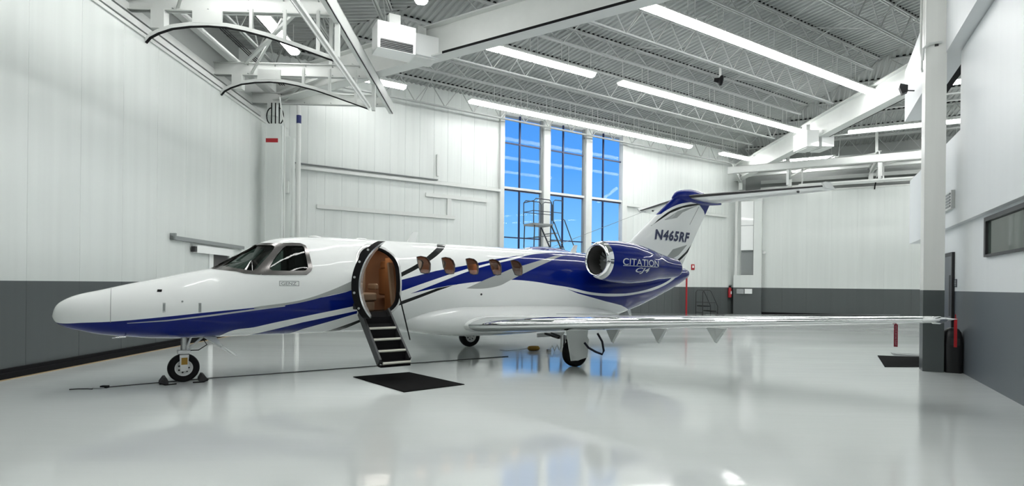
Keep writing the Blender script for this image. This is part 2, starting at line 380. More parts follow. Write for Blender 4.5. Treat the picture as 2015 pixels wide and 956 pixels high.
# ------------------------------------------------------------------ tube lights
SEG = 1.27
m = MB().box(.01, SEG-.01, -.18, .18, 0, .05); hou_me = bpy.data.meshes.new('housing'); hou_me.from_pydata(m.v, [], m.f); hou_me.materials.append(M_steel)
m = MB(); pr = [(-.16, 0), (-.145, -.06), (-.08, -.105), (.08, -.105), (.145, -.06), (.16, 0)]
m.loft([[(x, y*s, z*s) for y, z in pr] for x, s in ((.02, .75), (.05, 1), (SEG-.05, 1), (SEG-.02, .75))], True, True)
dif_me = bpy.data.meshes.new('diffuser'); dif_me.from_pydata(m.v, [], m.f); dif_me.materials.append(M_lamp)
m = MB().box(-.008, .008, -.008, .008, .05, .80)
rod_me = bpy.data.meshes.new('hanger_rod'); rod_me.from_pydata(m.v, [], m.f); rod_me.materials.append(M_steel)
def lamp(fr, u, d, z, label, group):
    r = fr.root('tube_light', u, d, z, label=label, cat='light fixture', group=group)
    inst('housing', hou_me, r); inst('diffuser', dif_me, r); inst('hanger_rod', rod_me, r, (.15, 0, 0)); inst('hanger_rod', rod_me, r, (SEG-.15, 0, 0))
ORD = ['first', 'second', 'third', 'fourth', 'fifth', 'sixth', 'seventh', 'eighth', 'ninth', 'tenth']
def place(i, n, side): return '%s from the %s' % (ORD[i], 'left' if side == 'left' else 'viewer')
def row(fr, d, z, spans, label, group):
    for a, n in spans:
        for i in range(n):
            far = fr is W0        # this frame runs away from the viewer, so counting starts at the near end
            lb = label if n == 1 else label.replace('white tube light', 'white tube light, %s,' % place(i, n, 'nearest' if far else 'left'))
            lamp(fr, a+i*SEG, d, z, lb, group)
RD = [(1.96, 8.76), (6.17, 8.98), (10.36, 9.15)]
row(W1, *RD[0], [(1.7, 2)], 'white tube light in the pair by the left corner', 'pair of tube lights by the left corner')
row(W1, *RD[0], [(6.84, 10)], 'white tube light in the row over the window', 'row of tube lights over the window')
row(W1, *RD[0], [(21.9, 2)], 'white tube light in the short pair at the right corner', 'pair of tube lights by the right corner')
row(W1, *RD[1], [(4.46, 4)], 'white tube light in the four-lamp run beside the heater', 'four tube lights beside the heater')
row(W1, *RD[1], [(10.74, 9)], 'white tube light in the nine-lamp middle row', 'long run in the second row of tube lights')
row(W1, *RD[2], [(7.04, 10)], 'white tube light in the highest row of ten', 'third row of tube lights')
row(W0, RD[0][0]-.3, RD[0][1], [(20.9, 2)], 'white tube light behind the curved door tracks', 'tube lights behind the left door tracks')
row(W0, *RD[0], [(13.0, 5)], 'white tube light over the left door wall', 'tube lights over the near left door')
row(W0, 5.95, RD[1][1], [(20.55-9*SEG, 9)], 'white tube light left of the left girder', 'tube lights left of the left girder')
row(W0, *RD[2], [(7, 8)], 'white tube light in the inner left row', 'inner left row of tube lights')
row(W2, .9, 8.76, [(2.6, 2)], 'white tube light in the pair above the right door frame', 'pair of tube lights over the right door')
row(W2, 1.2, 8.76, [(9.2, 6)], 'white tube light over the right door, behind the pillar', 'tube lights behind the pillar')
row(W2, 5.2, RD[1][1], [(5.5, 8)], 'white tube light in the run right of the girder', 'run of tube lights right of the girder')
row(W2, *RD[2], [(7.5, 8)], 'white tube light in the inner right row', 'inner right row of tube lights')
for k in (3, 4, 5):
    for d, z in RD[:3]:
        i = d/T60; n = int((SIDE-2*i-4)/SEG/1.4)
        row(FR[k], d, z, [(i+2+q*SEG*1.4, 1) for q in range(n)], 'white tube light in the part of the roof behind the viewer', 'tube lights behind the viewer')
# ------------------------------------------------------------------ door canopies (cross beams, edge beam, curved tracks)
def canopy(fr, mirror, label):
    # s = distance along the wall from the corner next to the window wall
    U = (lambda s: SIDE-s) if not mirror else (lambda s: s)
    r = fr.root('door_track_frame', label=label, cat='steel frame')
    S = [.35, 2.95, 6.85, 10.8, 14.8]
    Z0, Z1 = 7.78, 8.16
    smax = 16
    for s in S:
        u = U(s); b = MB().box(u-.015, u+.015, -4.15, .5, Z0, Z1).box(u-.09, u+.09, -4.15, .5, Z0, Z0+.02).box(u-.09, u+.09, -4.15, .5, Z1-.02, Z1)
        cb = b.build('cross_beam', M_steel, r)
        m = MB()
        for d in (.5, 1.3, 2.2, 3.0, 3.8):
            for z in (Z0+.06, Z1-.06): (m if 1 else 0).lathe([(.018, -.045), (.018, .045)], (u, -d, z), (1, 0, 0), 6)
        tag(m.build('bolts', M_grey, cb), kind='stuff')
        MB().box(u-.1, u+.1, -.35, -.05, Z0-.42, Z0).build('hanger_bracket', M_steel, r)
    a, b_ = sorted((U(.1), U(smax)))
    MB().box(a, b_, -4.30, -4.27, 7.60, 7.98).box(a, b_, -4.30, -4.16, 7.60, 7.63).box(a, b_, -4.30, -4.16, 7.95, 7.98).build('edge_beam', M_steel, r)
    c0, c1 = sorted((U(3.45), U(smax)))
    MB().box(c0, c1, -4.26, -4.14, 6.74, 6.82).box(c0, c1, -4.22, -4.20, 6.66, 6.74).build('lower_rail', M_steel, r)
    MB().box(a, b_, -.16, .04, 8.16, 8.30).build('wall_beam', M_steel, r)
    arc = [(.02, 7.02), (.12, 7.14), (.3, 7.24), (.6, 7.35), (1.0, 7.41), (1.4, 7.43), (1.8, 7.41), (2.2, 7.34), (2.7, 7.22), (3.2, 7.06), (3.7, 6.89), (4.2, 6.72)]
    for s in (3.6, 7.05, 11.0):
        u = U(s); m = MB(); m2 = MB()
        for (d0, z0), (d1, z1) in zip(arc[:-1], arc[1:]):
            m.bar((u, -d0, z0), (u, -d1, z1), .05, .09); m2.bar((u, -d0, z0-.055), (u, -d1, z1-.055), .06, .024)
        t_ = m.build('curved_track', M_steel, r); m2.build('track_lining', M_black, t_)
        for d, z in ((1.2, 7.44), (1.55, 7.44)): pass
        MB().box(u-.03, u+.03, -1.7, -1.05, 7.44, 7.74).build('track_plate', M_steel, r)
        for d in (2.35, 3.1, 3.85):
            zz = next(z0+(z1-z0)*(d-d0)/(d1-d0) for (d0, z0), (d1, z1) in zip(arc[:-1], arc[1:]) if d0 <= d <= d1)
            MB().box(u-.03, u+.03, -d-.035, -d+.035, zz, Z0+.02).build('post', M_steel, r)
    for s0, s1 in ((.35, 2.95), (2.95, 6.85), (6.85, 10.8)):
        MB().bar((U(s0), -.4, Z1), (U(s1), -3.6, Z1+.02), .08, .08).build('brace', M_steel, r)
        MB().bar((U(s0), -.6, Z0+.1), (U(s0)+(U(s1)-U(s0))*.55, -2.3, Z0+.72), .06, .06).build('brace', M_steel, r)
    for s in (2.95, 6.85, 10.8):
        MB().box(U(s)-.06, U(s)+.06, -3.0, -2.9, Z1, deck_z(3)-.2).build('hanger', M_steel, r)
        MB().box(U(s)-.06, U(s)+.06, -4.28, -4.18, 6.82, 7.6).build('rail_hanger', M_steel, r)
    for i in range(3):
        MB().tube([(U(.6), -.55-.07*i, 8.35), (U(smax), -.55-.07*i, 8.35)], .014, 6).build('cable', M_black, r)
canopy(W0, False, 'white steel door-track frame with curved rails above the left door wall')
canopy(W2, True, 'white steel door-track frame above the right door wall')

# ------------------------------------------------------------------ corner by the left door: boxed column, pipes
p0 = hit(534, 560, (-8.3, 18.35, 0), (0, 1, 0))
r = empty('corner_column', (p0.x, 18.35, 0), 0, 'tall white boxed corner column with a red stripe near its top', 'column')
zt = hit(534, 243, (0, 18.35, 0), (0, 1, 0)).z; zr0 = hit(534, 280, (0, 18.35, 0), (0, 1, 0)).z; zr1 = hit(534, 272, (0, 18.35, 0), (0, 1, 0)).z
MB().box(-.24, .25, 0, .5, 0, zt).box(.25, .30, .02, .5, 0, zt-.05).build('casing', M_wall, r)
MB().box(-.235, .17, -.004, .0, zr0, zr1).build('red_stripe', M_red, r)
MB().box(.31, .50, .25, .6, 3.0, zt-.35).build('side_casing', M_wall, r)
MB().box(.33, .46, .15, .248, 4.6, 5.0).build('junction_box', M_steel, r)
m = MB(); x0 = .0
for i in range(3):
    m.tube([(-.14+.13*i, .2, zt-.02), (-.14+.13*i, .2, zt+.75)], .02, 8)
m.build('cables', M_black, r)
m = MB()
for s in (-1, 1):
    m.tube([(.0+s*(.12+.16*math.sin(q)), .15, zt+.02+.5*(1-math.cos(q))/2*1.1) for q in [math.pi*i/10 for i in range(11)]], .018, 6)
m.build('cable_loops', M_black, r)
r = empty('standpipe', (p0.x+.70, 18.75, 0), 0, 'grey vertical pipe with a dark blue band beside the corner column', 'pipe')
zb0 = hit(563, 243, (0, 18.75, 0), (0, 1, 0)).z; zb1 = hit(563, 227, (0, 18.75, 0), (0, 1, 0)).z
MB().lathe([(.075, 0), (.075, 7.6)], (0, 0, 0), (0, 0, 1), 16).build('pipe', M_steel, r, True)
MB().lathe([(.08, zb0), (.08, zb1)], (0, 0, 0), (0, 0, 1), 16).build('blue_band', M_blue, r, True)
tag(MB().tube([(p0.x+.45, 18.25, 0), (p0.x+.45, 18.2, 6.8), (p0.x+.40, 18.1, 7.1), (p0.x+.36, 18.0, 7.65)], .025, 8).build('conduit', M_steel, smooth=True),
    'thin white bent conduit climbing past the corner column to the beams', 'conduit')
# ------------------------------------------------------------------ corner by the right door: pilaster, ledge, duct
wn = -W2.d
def W2P(px, py, d): return hit(px, py, W2.o+W2.d*d, W2.d)
r = W2.root('corner_pier', label='white L-shaped pier with a duct box in the right corner of the hangar', cat='pier')
u_a, u_b, u_c = W2.u_px(1443, .5), W2.u_px(1482, .5), W2.u_px(1498, .5)
z_l = W2.z_px(1460, 541, .5); z_d1 = W2.z_px(1470, 396, .5); z_d0 = W2.z_px(1470, 492, .5)
MB().box(u_a, u_c, -.5, -.02, 0, z_l).build('base', M_wall, r)
MB().box(u_b, u_c, -.5, -.02, z_l, HD+.1).build('post', M_wall, r)
MB().box(W2.u_px(1457, .45), u_b-.02, -.45, -.05, z_d0, z_d1).build('duct_box', M_white, r)
MB().box(W2.u_px(1457, .45), u_b-.02, -.46, -.449, (z_d0+z_d1)/2, (z_d0+z_d1)/2+.03).build('duct_seam', M_grey, r)
MB().box(W2.u_px(1458, .2), u_b-.02, -.2, -.05, z_l, z_d0).build('duct_neck', M_grey, r)
MB().box(W2.u_px(1446, .5), W2.u_px(1450, .5), -.5, -.4, z_l, 7.25).build('pipe', M_steel, r)
for px, c in ((1457, M_alu), (1473, M_white)):
    q = W2.p(W2.u_px(px, .5), .5, W2.z_px(px, 573, .5))
    b = empty('wall_box', q, W2.rz, 'small %s box on the dark pier base by the extinguisher' % ('grey metal' if c is M_alu else 'white'), 'electrical box')
    MB().box(-.2, .2, -.1, 0, -.14, .14).build('case', c, b); MB().box(-.15, .15, -.115, -.1, -.09, .09).build('cover', M_alu if c is M_alu else M_white, b)
q = W2.p(W2.u_px(1503, 0), .0, W2.z_px(1503, 497, 0)); tag(MB().lathe([(.05, 0), (.1, .03), (.1, .08), (.04, .14)], q, W2.d, 14).build('wall_lamp', M_white, smooth=True), 'little white round sensor on the right door wall', 'sensor')
q = W2.p(W2.u_px(1504, 0), .06, 0); tag(MB().tube([q+Vector((0, 0, 1.7)), q+Vector((0, 0, 3.5))], .02, 6).build('conduit', M_steel), 'thin vertical conduit on the right door wall beside the pier', 'conduit')

# ------------------------------------------------------------------ annex block, pillar, beam
AN = Fr((floor_at(1893, 733).x, floor_at(1893, 733).y), 28)        # u runs away from the viewer, local +y is into the annex? -> d points out of it
# in this frame d = (cos28,-sin28) points INTO the annex, so local y negative is inside
AX = lambda u0, u1, i0, i1, z0, z1: MB().box(u0, u1, -i1, -i0, z0, z1)     # i = depth into the annex
def an(name, mb, m_=None, kind='structure'): o = AN.place(mb.build(name, m_ or M_wall2)); tag(o, kind=kind); return o
tf = 3.2
an('wall_annex', AX(-16, tf, 0, 5, 0, 2.88))
an('wall_annex_upper', AX(-16, -.18, -.10, 5, 2.88, 6.16).box(-.18, 5.6, -5, .10, 2.88, 4.66))
bm_ = MB(); i0, i1 = -.33, .06
pts = [(-16, 6.18), (4.9, 6.18), (4.9, 7.55), (-16, 9.3)]
bm_.prism([(u, -i0, z) for u, z in pts], (0, -(i1-i0), 0)); an('wall_annex_beam', bm_)
an('trim_13', AX(-16, 4.85, i1+.002, i1+.14, 6.2, 6.3), M_black)  # black strip painted in for the darkness of the roof gap by the beam
# pillar: corner pixels on the floor
pq = floor_at(1815, 730); lu = (pq-AN.o).dot(AN.u); li = (pq-AN.o).dot(AN.d)
pil = AN.root('pillar', lu, li, label='square white pillar with a dark grey foot at the right', cat='pillar')
M_pil = wall_mat('pillar_paint', (.78, .79, .76), (.075, .087, .087), EYE-.02)
ph = deck_z(12)-1.3
MB().box(0, .36, -.335, 0, 0, ph).build('shaft', M_pil, pil)
z1 = hit(1830, 87, pq, AN.u).z
MB().tube([(.25, .04, z1+1.6), (.25, .04, z1-.02), (.05, .05, z1-.25), (.0, .06, z1-.45), (.06, .04, z1-.5)], .02, 8).build('conduit', M_steel, pil, True)
MB().tube([(.0, .05, z1-.3), (-.05, .04, z1-.08), (-.04, -.05, z1), (-.03, -.25, z1)], .025, 8).build('conduit_arm', M_steel, pil, True)
MB().box(-.012, 0, -.2, -.14, z1-.06, z1+.02).build('clip', M_dark, pil)
# annex box/grille just right of the pillar
ub_ = AN.u_px(1866, -.1)
o = AN.root('wall_grille', ub_, -.1, AN.z_px(1866, 416, -.1), label='small grey vent grille on the upper annex wall beside the pillar', cat='vent')
MB().box(-.5, .55, 0, .06, 0, .36).build('frame', M_steel, o)
m = MB()
for i in range(5): m.box(-.44, .49, .06, .072, .04+.06*i, .075+.06*i)
tag(m.build('louvre', M_grey, o), kind='stuff')
# annex door and sign
ud0, ud1 = AN.u_px(1877, 0), AN.u_px(1851, 0); zd = AN.z_px(1876, 503, 0)
d = AN.root('door_1', kind='structure'); M_door = mat('door_slate', (.07, .08, .10), .35)
MB().box(ud0-.07, ud0, .001, .05, 0, zd+.07).box(ud1, ud1+.07, .001, .05, 0, zd+.07).box(ud0, ud1, .001, .05, zd, zd+.07).build('frame', M_dark, d)
lf = MB().box(ud0, ud1, .001, .03, .01, zd).build('leaf', M_door, d)
MB().box(ud0+.15, ud0+.27, .03, .036, 1.05, 1.9).build('vision_panel', M_dark, lf)
MB().lathe([(.02, 0), (.02, .05), (.035, .055), (.035, .08)], (ud0+.09, .03, 1.0), (0, 1, 0), 12).build('knob', M_alu, lf, True)
MB().box(ud1-.04, ud1, .03, .05, 1.75, 1.9).box(ud1-.04, ud1, .03, .05, .3, .45).build('hinge', M_dark, lf)
us = AN.u_px(1881, 0); zs0, zs1 = AN.z_px(1881, 565, 0), AN.z_px(1881, 549, 0)
s = AN.root('door_sign', us, 0, zs0, label='small dark sign plate on the annex wall beside the grey door', cat='sign')
hh = zs1-zs0
MB().box(-.10, .10, .001, .012, 0, hh).build('plate', mat('sign_plate', (.02, .028, .04), .4), s)
MB().box(-.06, .06, .012, .015, hh*.2, hh*.3).box(-.06, .06, .012, .015, hh*.45, hh*.55).box(-.06, .06, .012, .015, hh*.7, hh*.8).build('print', M_white, s)
# annex window
uw0, uw1 = AN.u_px(2015, 0)-1.6, AN.u_px(1942, 0); zw1, zw0 = AN.z_px(1942, 429, 0), AN.z_px(1942, 506, 0)
w = AN.root('window_2', kind='structure')
MB().box(uw1-.10, uw1, .001, .05, zw0, zw1).box(uw0, uw0+.1, .001, .05, zw0, zw1).box(uw0+.1, uw1-.1, .001, .05, zw0, zw0+.04).box(uw0+.1, uw1-.1, .001, .05, zw1-.07, zw1).build('frame', M_dark, w)
MB().box(uw0+.1, uw1-.1, .001, .012, zw0+.04, zw1-.07).build('pane', mat('office_glass', (.055, .075, .065), .04, spec=.9), w)
# floodlight on the beam
q = hit(1783, 172, AN.p(0, i0-.25, 0), AN.d)
fl = empty('floodlight', q+AN.d*-.05, AN.rz, 'black floodlight bracketed to the end of the white beam', 'floodlight')
MB().prism([(-.0, -.09, .06), (.03, -.09, -.09), (.03, .02, -.13), (-.06, .09, .02), (-.06, .07, .10)], (.18, 0, 0)).build('head', M_dark, fl)
MB().bar((.09, -.08, -.05), (.09, -.23, -.08), .025, .025).build('bracket', M_dark, fl)
# dark round camera under the joists
q = hit(1417, 158, W1.p(0, 8.5, 0), W1.d)
sp = empty('roof_speaker', q, W1.rz, 'round black loudspeaker hanging from a roof joist', 'speaker')
MB().lathe([(.06, -.2), (.09, -.05), (.17, .0), (.17, .07), (.12, .1)], (0, 0, 0), (1, -1, -.2), 18).build('horn', M_black, sp, True)
MB().box(-.03, .03, -.03, .03, .1, .45).build('bracket', M_steel, sp)
# ------------------------------------------------------------------ unit heaters on the girders
def heater(px, py, dist, sx, sy, sz, rz, label, grill):
    d_ = ray(px, py); q = EYEP+d_*dist
    r = empty('unit_heater', q, rz, label, 'heater')
    MB().box(-sx, sx, -sy, sy, -sz, sz).build('casing', M_white, r)
    MB().box(-sx*.3, sx*.3, -sy*.3, sy*.3, sz, sz+.35).build('mounting', M_steel, r)
    if grill:
        MB().box(-sx*.85, sx*.85, -sy-.004, -sy, -sz*.95, -sz*.30).build('grille', M_dark, r)
        m = MB()
        for i in range(5): m.box(-sx*.85, sx*.85, -sy-.02, -sy-.004, -sz*.9+sz*.125*i, -sz*.87+sz*.125*i)
        m.build('fin', M_grey, r)
    else:
        MB().box(-sx*.8, sx*.8, -sy*.8, sy*.8, -sz-.05, -sz).build('outlet', M_steel, r)
heater(775, 82, 15.0, .52, .30, .36, math.radians(28), 'white box heater with a dark louvred grille under the left girder', True)
heater(828, 98, 16.2, .42, .36, .30, math.radians(28), 'white rounded heater unit just right of the grilled one on the left girder', False)
heater(1586, 278, 24.8, .27, .55, .36, math.radians(2), 'white duct-shaped heater on the left of the right girder', False)
heater(1615, 278, 24.8, .27, .55, .36, math.radians(2), 'white duct-shaped heater on the right of the right girder', False)

# ------------------------------------------------------------------ things on the floor and walls
M_mat = mat('black_mat', (.006, .006, .006), .95, noise=.3, nscale=80, spec=.1)
def mat_slab(px, label):
    P = [floor_at(*p) for p in px]; c = sum(P, Vector())/len(P)
    o = MB().prism([p-c for p in P], (0, 0, .012)).build('floor_mat', M_mat); o.location = c; tag(o, label, 'mat'); return o
a, b_, c = floor_at(695, 742), floor_at(805, 733), floor_at(795, 772)
d4 = floor_at(914, 757)
mat_slab([(695, 742), (805, 733), (914, 757), (795, 772)], 'black rectangular mat on the floor below the airstair')
P = [floor_at(1727, 700), floor_at(1741, 722), floor_at(1808, 722), floor_at(1808, 703)]
mat_slab([(1727, 700), (1741, 722), (1822, 722), (1822, 703)], 'black mat on the floor beside the white pillar')
q = floor_at(1795, 698.5); r = empty('floor_plate', q, AN.rz, 'small grey plate on the floor behind the pillar mat', 'plate')
MB().box(-.25, .25, -.4, .4, 0, .012).box(-.2, .2, -.35, .35, .012, .016).build('plate', M_grey, r)
# waste bin
bq = AN.p(0, 0, 0); f0, f1 = floor_at(1857, 733), floor_at(1890, 733); w_ = (f1-f0).length; c = (f0+f1)/2
bz = hit(1868, 645, c, (0, 1, 0)).z
w_ = .30; c = AN.p(lu-.01, li+.345+w_/2, 0)
bn = empty('waste_bin', (c.x, c.y, 0), math.atan2(AN.d.y, AN.d.x), 'tall black dome-topped waste bin between pillar and annex wall', 'bin')
m = MB(); hw = w_/2-.01
rings = []
for z, s in ((0, .93), (.03, .97), (bz-.30, 1), (bz-.18, .97), (bz-.08, .85), (bz-.02, .6), (bz, .3)):
    rings.append([(hw*s*max(-1, min(1, 1.25*math.cos(q))), .18+.18*s*max(-1, min(1, 1.25*math.sin(q))), z) for q in [2*math.pi*i/24 for i in range(24)]])
m.loft(rings); m.build('body', mat('bin_plastic', (.006, .006, .007), .45), bn, True)
MB().box(-hw*.6, hw*.6, -.003, .02, bz-.33, bz-.2).build('flap', M_dark, bn)
# cable on the floor
pts = [floor_at(*p) for p in ((206, 763), (300, 754.5), (395, 746), (500, 738.5), (640, 728), (760, 719), (870, 711), (1000, 701.5))]
cb = empty('floor_cable', pts[0], 0, 'thin dark cable lying along the floor under the jet', 'cable')
MB().tube([p-pts[0]+Vector((0, 0, .008)) for p in pts], .008, 6).build('cord', M_dark, cb)
MB().box(-.05, .05, -.03, .03, 0, .035).build('plug', M_black, cb)
q = floor_at(155, 766); tag(MB().tube([q+Vector((x, y, .008)) for x, y in ((-.1, -.05), (0, .0), (.12, .02), (.2, .0))], .008, 6).build('cable_offcut', M_dark), 'short dark cable scrap on the floor left of the nose wheel', 'cable')
q = floor_at(193, 764.5); tag(MB().box(q.x-.07, q.x+.07, q.y-.03, q.y+.03, .0, .015).build('cable_tag', M_grey), 'small grey tag at the end of the floor cable', 'tag')
# step stand by the back wall
q = W1.p(W1.u_px(1391, .95), .95, 0)
s = empty('step_stand', q, W1.rz-.35, 'low black tubular step stand against the grey base of the back wall', 'steps')
def tb(name, pts_, r_, par, m_=M_dark, n=8): return MB().tube(pts_, r_, n).build(name, m_, par, True)
for y in (-.35, .35):
    tb('rail', [(-.45, y, 0), (-.45, y, 1.3), (-.36, y, 1.42), (-.05, y, 1.42), (.05, y, 1.34), (.45, y, .55), (.45, y, 0)], .022, s)
    tb('rail_brace', [(-.45, y, .75), (.3, y, .75)], .018, s)
for x, z in ((-.2, .55), (.2, .28)): MB().box(x-.18, x+.18, -.36, .36, z-.02, z+.02).build('tread', M_black, s)
for x in (-.45, .45): tb('crossbar', [(x, -.35, .2), (x, .35, .2)], .018, s)
q = W1.p(W1.u_px(1416, .8), .8, 0)
tag(MB().box(-.25, .25, -.1, .1, 0, .06).box(-.2, .2, -.06, .06, .06, .09).build('floor_box', M_dark), 'flat dark box on the floor beside the step stand', 'box').location = q
# fire extinguisher, alarm, red standpipe on the back wall
q = W1.p(W1.u_px(1437, .15), .12, W1.z_px(1437, 585, .15))
e = empty('fire_extinguisher', q, W1.rz, 'red fire extinguisher hung on the back wall near the right corner', 'extinguisher')
MB().lathe([(.02, -.02), (.1, 0), (.1, .5), (.06, .57), (.03, .6)], (0, 0, 0), (0, 0, 1), 16).build('cylinder', M_red, e, True)
MB().box(-.03, .03, -.08, .06, .6, .68).box(-.02, .02, -.12, .05, .70, .73).build('valve', M_black, e)
MB().tube([(.04, 0, .64), (.12, -.05, .55), (.13, -.05, .2)], .02, 6).build('hose', M_black, e)
MB().box(-.05, .05, -.103, -.098, .2, .38).build('label_plate', M_white, e)
q = W1.p(W1.u_px(1437), .03, W1.z_px(1437, 567)); tag(MB().lathe([(.06, 0), (.05, .05)], q, W1.d, 12).build('wall_button', M_white), 'small white round button above the extinguisher', 'button')
q = W1.p(W1.u_px(1362), .02, W1.z_px(1362, 531))
e = empty('alarm_sign', q, W1.rz, 'small red and white alarm sign on the white back wall right of the tail', 'sign')
zz = W1.z_px(1362, 520)-q.z
MB().box(-.13, .13, -.03, 0, 0, zz).build('plate', M_red, e); MB().box(-.06, .06, -.034, -.03, zz*.35, zz*.8).build('symbol', M_white, e)
u_ = W1.u_px(1351, .3); zt = W1.z_px(1351, 537, .3)
tag(MB().tube([W1.p(u_, .3, 0), W1.p(u_, .3, zt), W1.p(u_-.35, .3, zt)], .05, 8).build('red_pipe', M_red), 'red upright pipe standing before the back wall behind the tail cone', 'pipe')

# ------------------------------------------------------------------ tall maintenance platform in front of the window
DP = 1.7
q = W1.p(W1.u_px(1058, DP), DP, 0)
t_ = empty('platform_ladder', q, W1.rz, 'tall grey wheeled maintenance platform with railings and steep stairs before the window', 'platform')
M_tube = mat('slate_tube', (.035, .045, .06), .4)
zd = W1.z_px(1058, 441, DP); zr = W1.z_px(1058, 394, DP)
hw, hd = .50, .38
MB().box(-hw, hw, -hd, hd, zd-.08, zd).build('deck', M_grey, t_)
for y in (-hd, hd):
    tb('guard_rail', [(-hw, y, zd), (-hw, y, zr-.1), (-hw+.1, y, zr), (hw-.2, y, zr), (hw-.1, y, zr-.1), (hw-.1, y, zd)], .022, t_, M_tube)
    tb('guard_rail', [(hw, y, zd), (hw, y, zr-.05), (hw+.1, y, zr+.02), (hw+.45, y, zr+.02), (hw+.5, y, zr-.08), (hw+.5, y, zr-.75), (hw+.6, y, zr-.8), (hw+2.3, y, .9), (hw+2.3, y, .15)], .022, t_, M_tube)
    tb('mid_rail', [(-hw, y, (zd+zr)/2), (hw+.5, y, (zd+zr)/2)], .016, t_, M_tube)
    tb('leg', [(-hw+.05, y, zd-.08), (-hw-.05, y, .12)], .025, t_, M_tube); tb('leg', [(hw-.12, y, zd-.08), (hw-.15, y, .12)], .025, t_, M_tube)
    tb('leg_brace', [(-hw, y, zd-.6), (hw-.12, y, zd-.5)], .016, t_, M_tube); tb('leg_brace', [(-hw-.03, y, 1.6), (hw-.12, y, 1.6)], .016, t_, M_tube)
    tb('stringer', [(hw-.1, y, zd-.05), (hw+2.15, y, .1)], .035, t_, M_tube)
    MB().box(-hw-.1, hw+2.3, y-.03, y+.03, .1, .16).build('base_rail', M_tube, t_)
    for x in (-hw, hw+2.1): MB().lathe([(.08, -.02), (.08, .02)], (x, y, .08), (0, 1, 0), 12).build('castor', M_black, t_)
for x in (-hw,):
    tb('end_rail', [(x, -hd, zr-.1), (x, hd, zr-.1)], .022, t_, M_tube); tb('end_rail', [(x, -hd, (zd+zr)/2), (x, hd, (zd+zr)/2)], .016, t_, M_tube)
n = 13
for i in range(1, n):
    f = i/n; x = hw-.1+2.25*f; z = zd-.05+(.15-zd)*f
    MB().box(x-.02, x+.18, -hd, hd, z-.02, z+.01).build('step', M_grey, t_)
# ================================================================== the business jet
PX, PY, TH = -6.572, 7.904, .616            # nose tip on the ground, heading of the tail
jet = empty('business_jet', (PX, PY, 0), TH, 'white and blue twin-engine business jet with its cabin door open', 'airplane')
_c, _s = math.cos(TH), math.sin(TH)
def to_loc(P): dx, dy = P.x-PX, P.y-PY; return Vector((dx*_c+dy*_s, -dx*_s+dy*_c, P.z))
LO = to_loc(EYEP)
def lray(u, v): return (to_loc(EYEP+ray(u, v))-LO)
def at(u, v, ax, val): d = lray(u, v); return LO+d*((val-LO[ax])/d[ax])
def pchip(xs, ys):
    n = len(xs); h = [xs[i+1]-xs[i] for i in range(n-1)]; dl = [(ys[i+1]-ys[i])/h[i] for i in range(n-1)]
    m = [0]*n; m[0] = dl[0]; m[-1] = dl[-1]
    for i in range(1, n-1):
        if dl[i-1]*dl[i] > 0:
            w1, w2 = 2*h[i]+h[i-1], h[i]+2*h[i-1]; m[i] = (w1+w2)/(w1/dl[i-1]+w2/dl[i])
    def f(x):
        if x <= xs[0]: return ys[0]
        if x >= xs[-1]: return ys[-1]
        i = max(j for j in range(n-1) if xs[j] <= x); t = (x-xs[i])/h[i]
        return (2*t**3-3*t*t+1)*ys[i]+(t**3-2*t*t+t)*h[i]*m[i]+(-2*t**3+3*t*t)*ys[i+1]+(t**3-t*t)*h[i]*m[i+1]
    return f
XS = [0, .02, .05, .13, .27, .57, .94, 1.2, 1.68, 1.9, 2.03, 2.12, 2.5, 2.74, 2.9, 3.15, 3.5, 3.86, 5, 8, 9.45, 10.2, 11.0, 11.9, 13.0, 13.9, 14.2, 14.3]
TOP = [1.10, 1.19, 1.25, 1.32, 1.39, 1.47, 1.57, 1.63, 1.75, 1.80, 1.83, 1.88, 2.14, 2.28, 2.34, 2.39, 2.42, 2.44, 2.44, 2.435, 2.43, 2.41, 2.38, 2.33, 2.24, 2.16, 2.12, 2.06]
BOT = [1.08, 1.03, .99, .93, .88, .80, .75, .72, .70, .70, .70, .70, .70, .70, .70, .70, .70, .70, .70, .70, .70, .73, .80, 1.0, 1.35, 1.69, 1.84, 1.92]
HWD = [.01, .08, .125, .20, .285, .40, .50, .555, .635, .665, .68, .69, .735, .76, .775, .795, .815, .83, .835, .835, .82, .785, .71, .59, .42, .255, .18, .08]
ft, fb, fw = pchip(XS, TOP), pchip(XS, BOT), pchip(XS, HWD)
def section(x, n, inset=0):
    zt, zb, w = ft(x)-inset, fb(x)+inset, fw(x)-inset; zc = (zt+zb)/2
    out = []
    for k in range(n):
        q = 2*math.pi*k/n; out.append(Vector((x, w*math.cos(q), zc+(zt-zc)*math.sin(q))))
    return out
def half_y(x, z):
    zt, zb, w = ft(x), fb(x), fw(x); zc = (zt+zb)/2; s = max(-1, min(1, (z-zc)/(zt-zc))); return w*math.sqrt(1-s*s)
st = [0, .008, .02, .035, .05, .075, .1, .13, .17, .22, .27]+[.27+.06*i for i in range(1, 60)]
st += [3.81+.09*i for i in range(1, 116)]
st = [x for x in st if x < 14.18]+[14.18, 14.24, 14.28, 14.3]
NA = 96
fus = MB(); fus.loft([section(x, NA) for x in st])
BV = BVHTree.FromPolygons([Vector(v) for v in fus.v], fus.f)
def surf(u, v, bv=None):
    d = lray(u, v).normalized(); h_ = (bv or BV).ray_cast(LO, d)
    if h_[0] is None: return None, None
    n = h_[1]; return h_[0], (n if n.dot(d) < 0 else -n)
def surf_xz(u, v, bv=None, y0=0):
    p, n = surf(u, v, bv)
    if p is None: p = at(u, v, 1, y0)
    return p.x, p.z
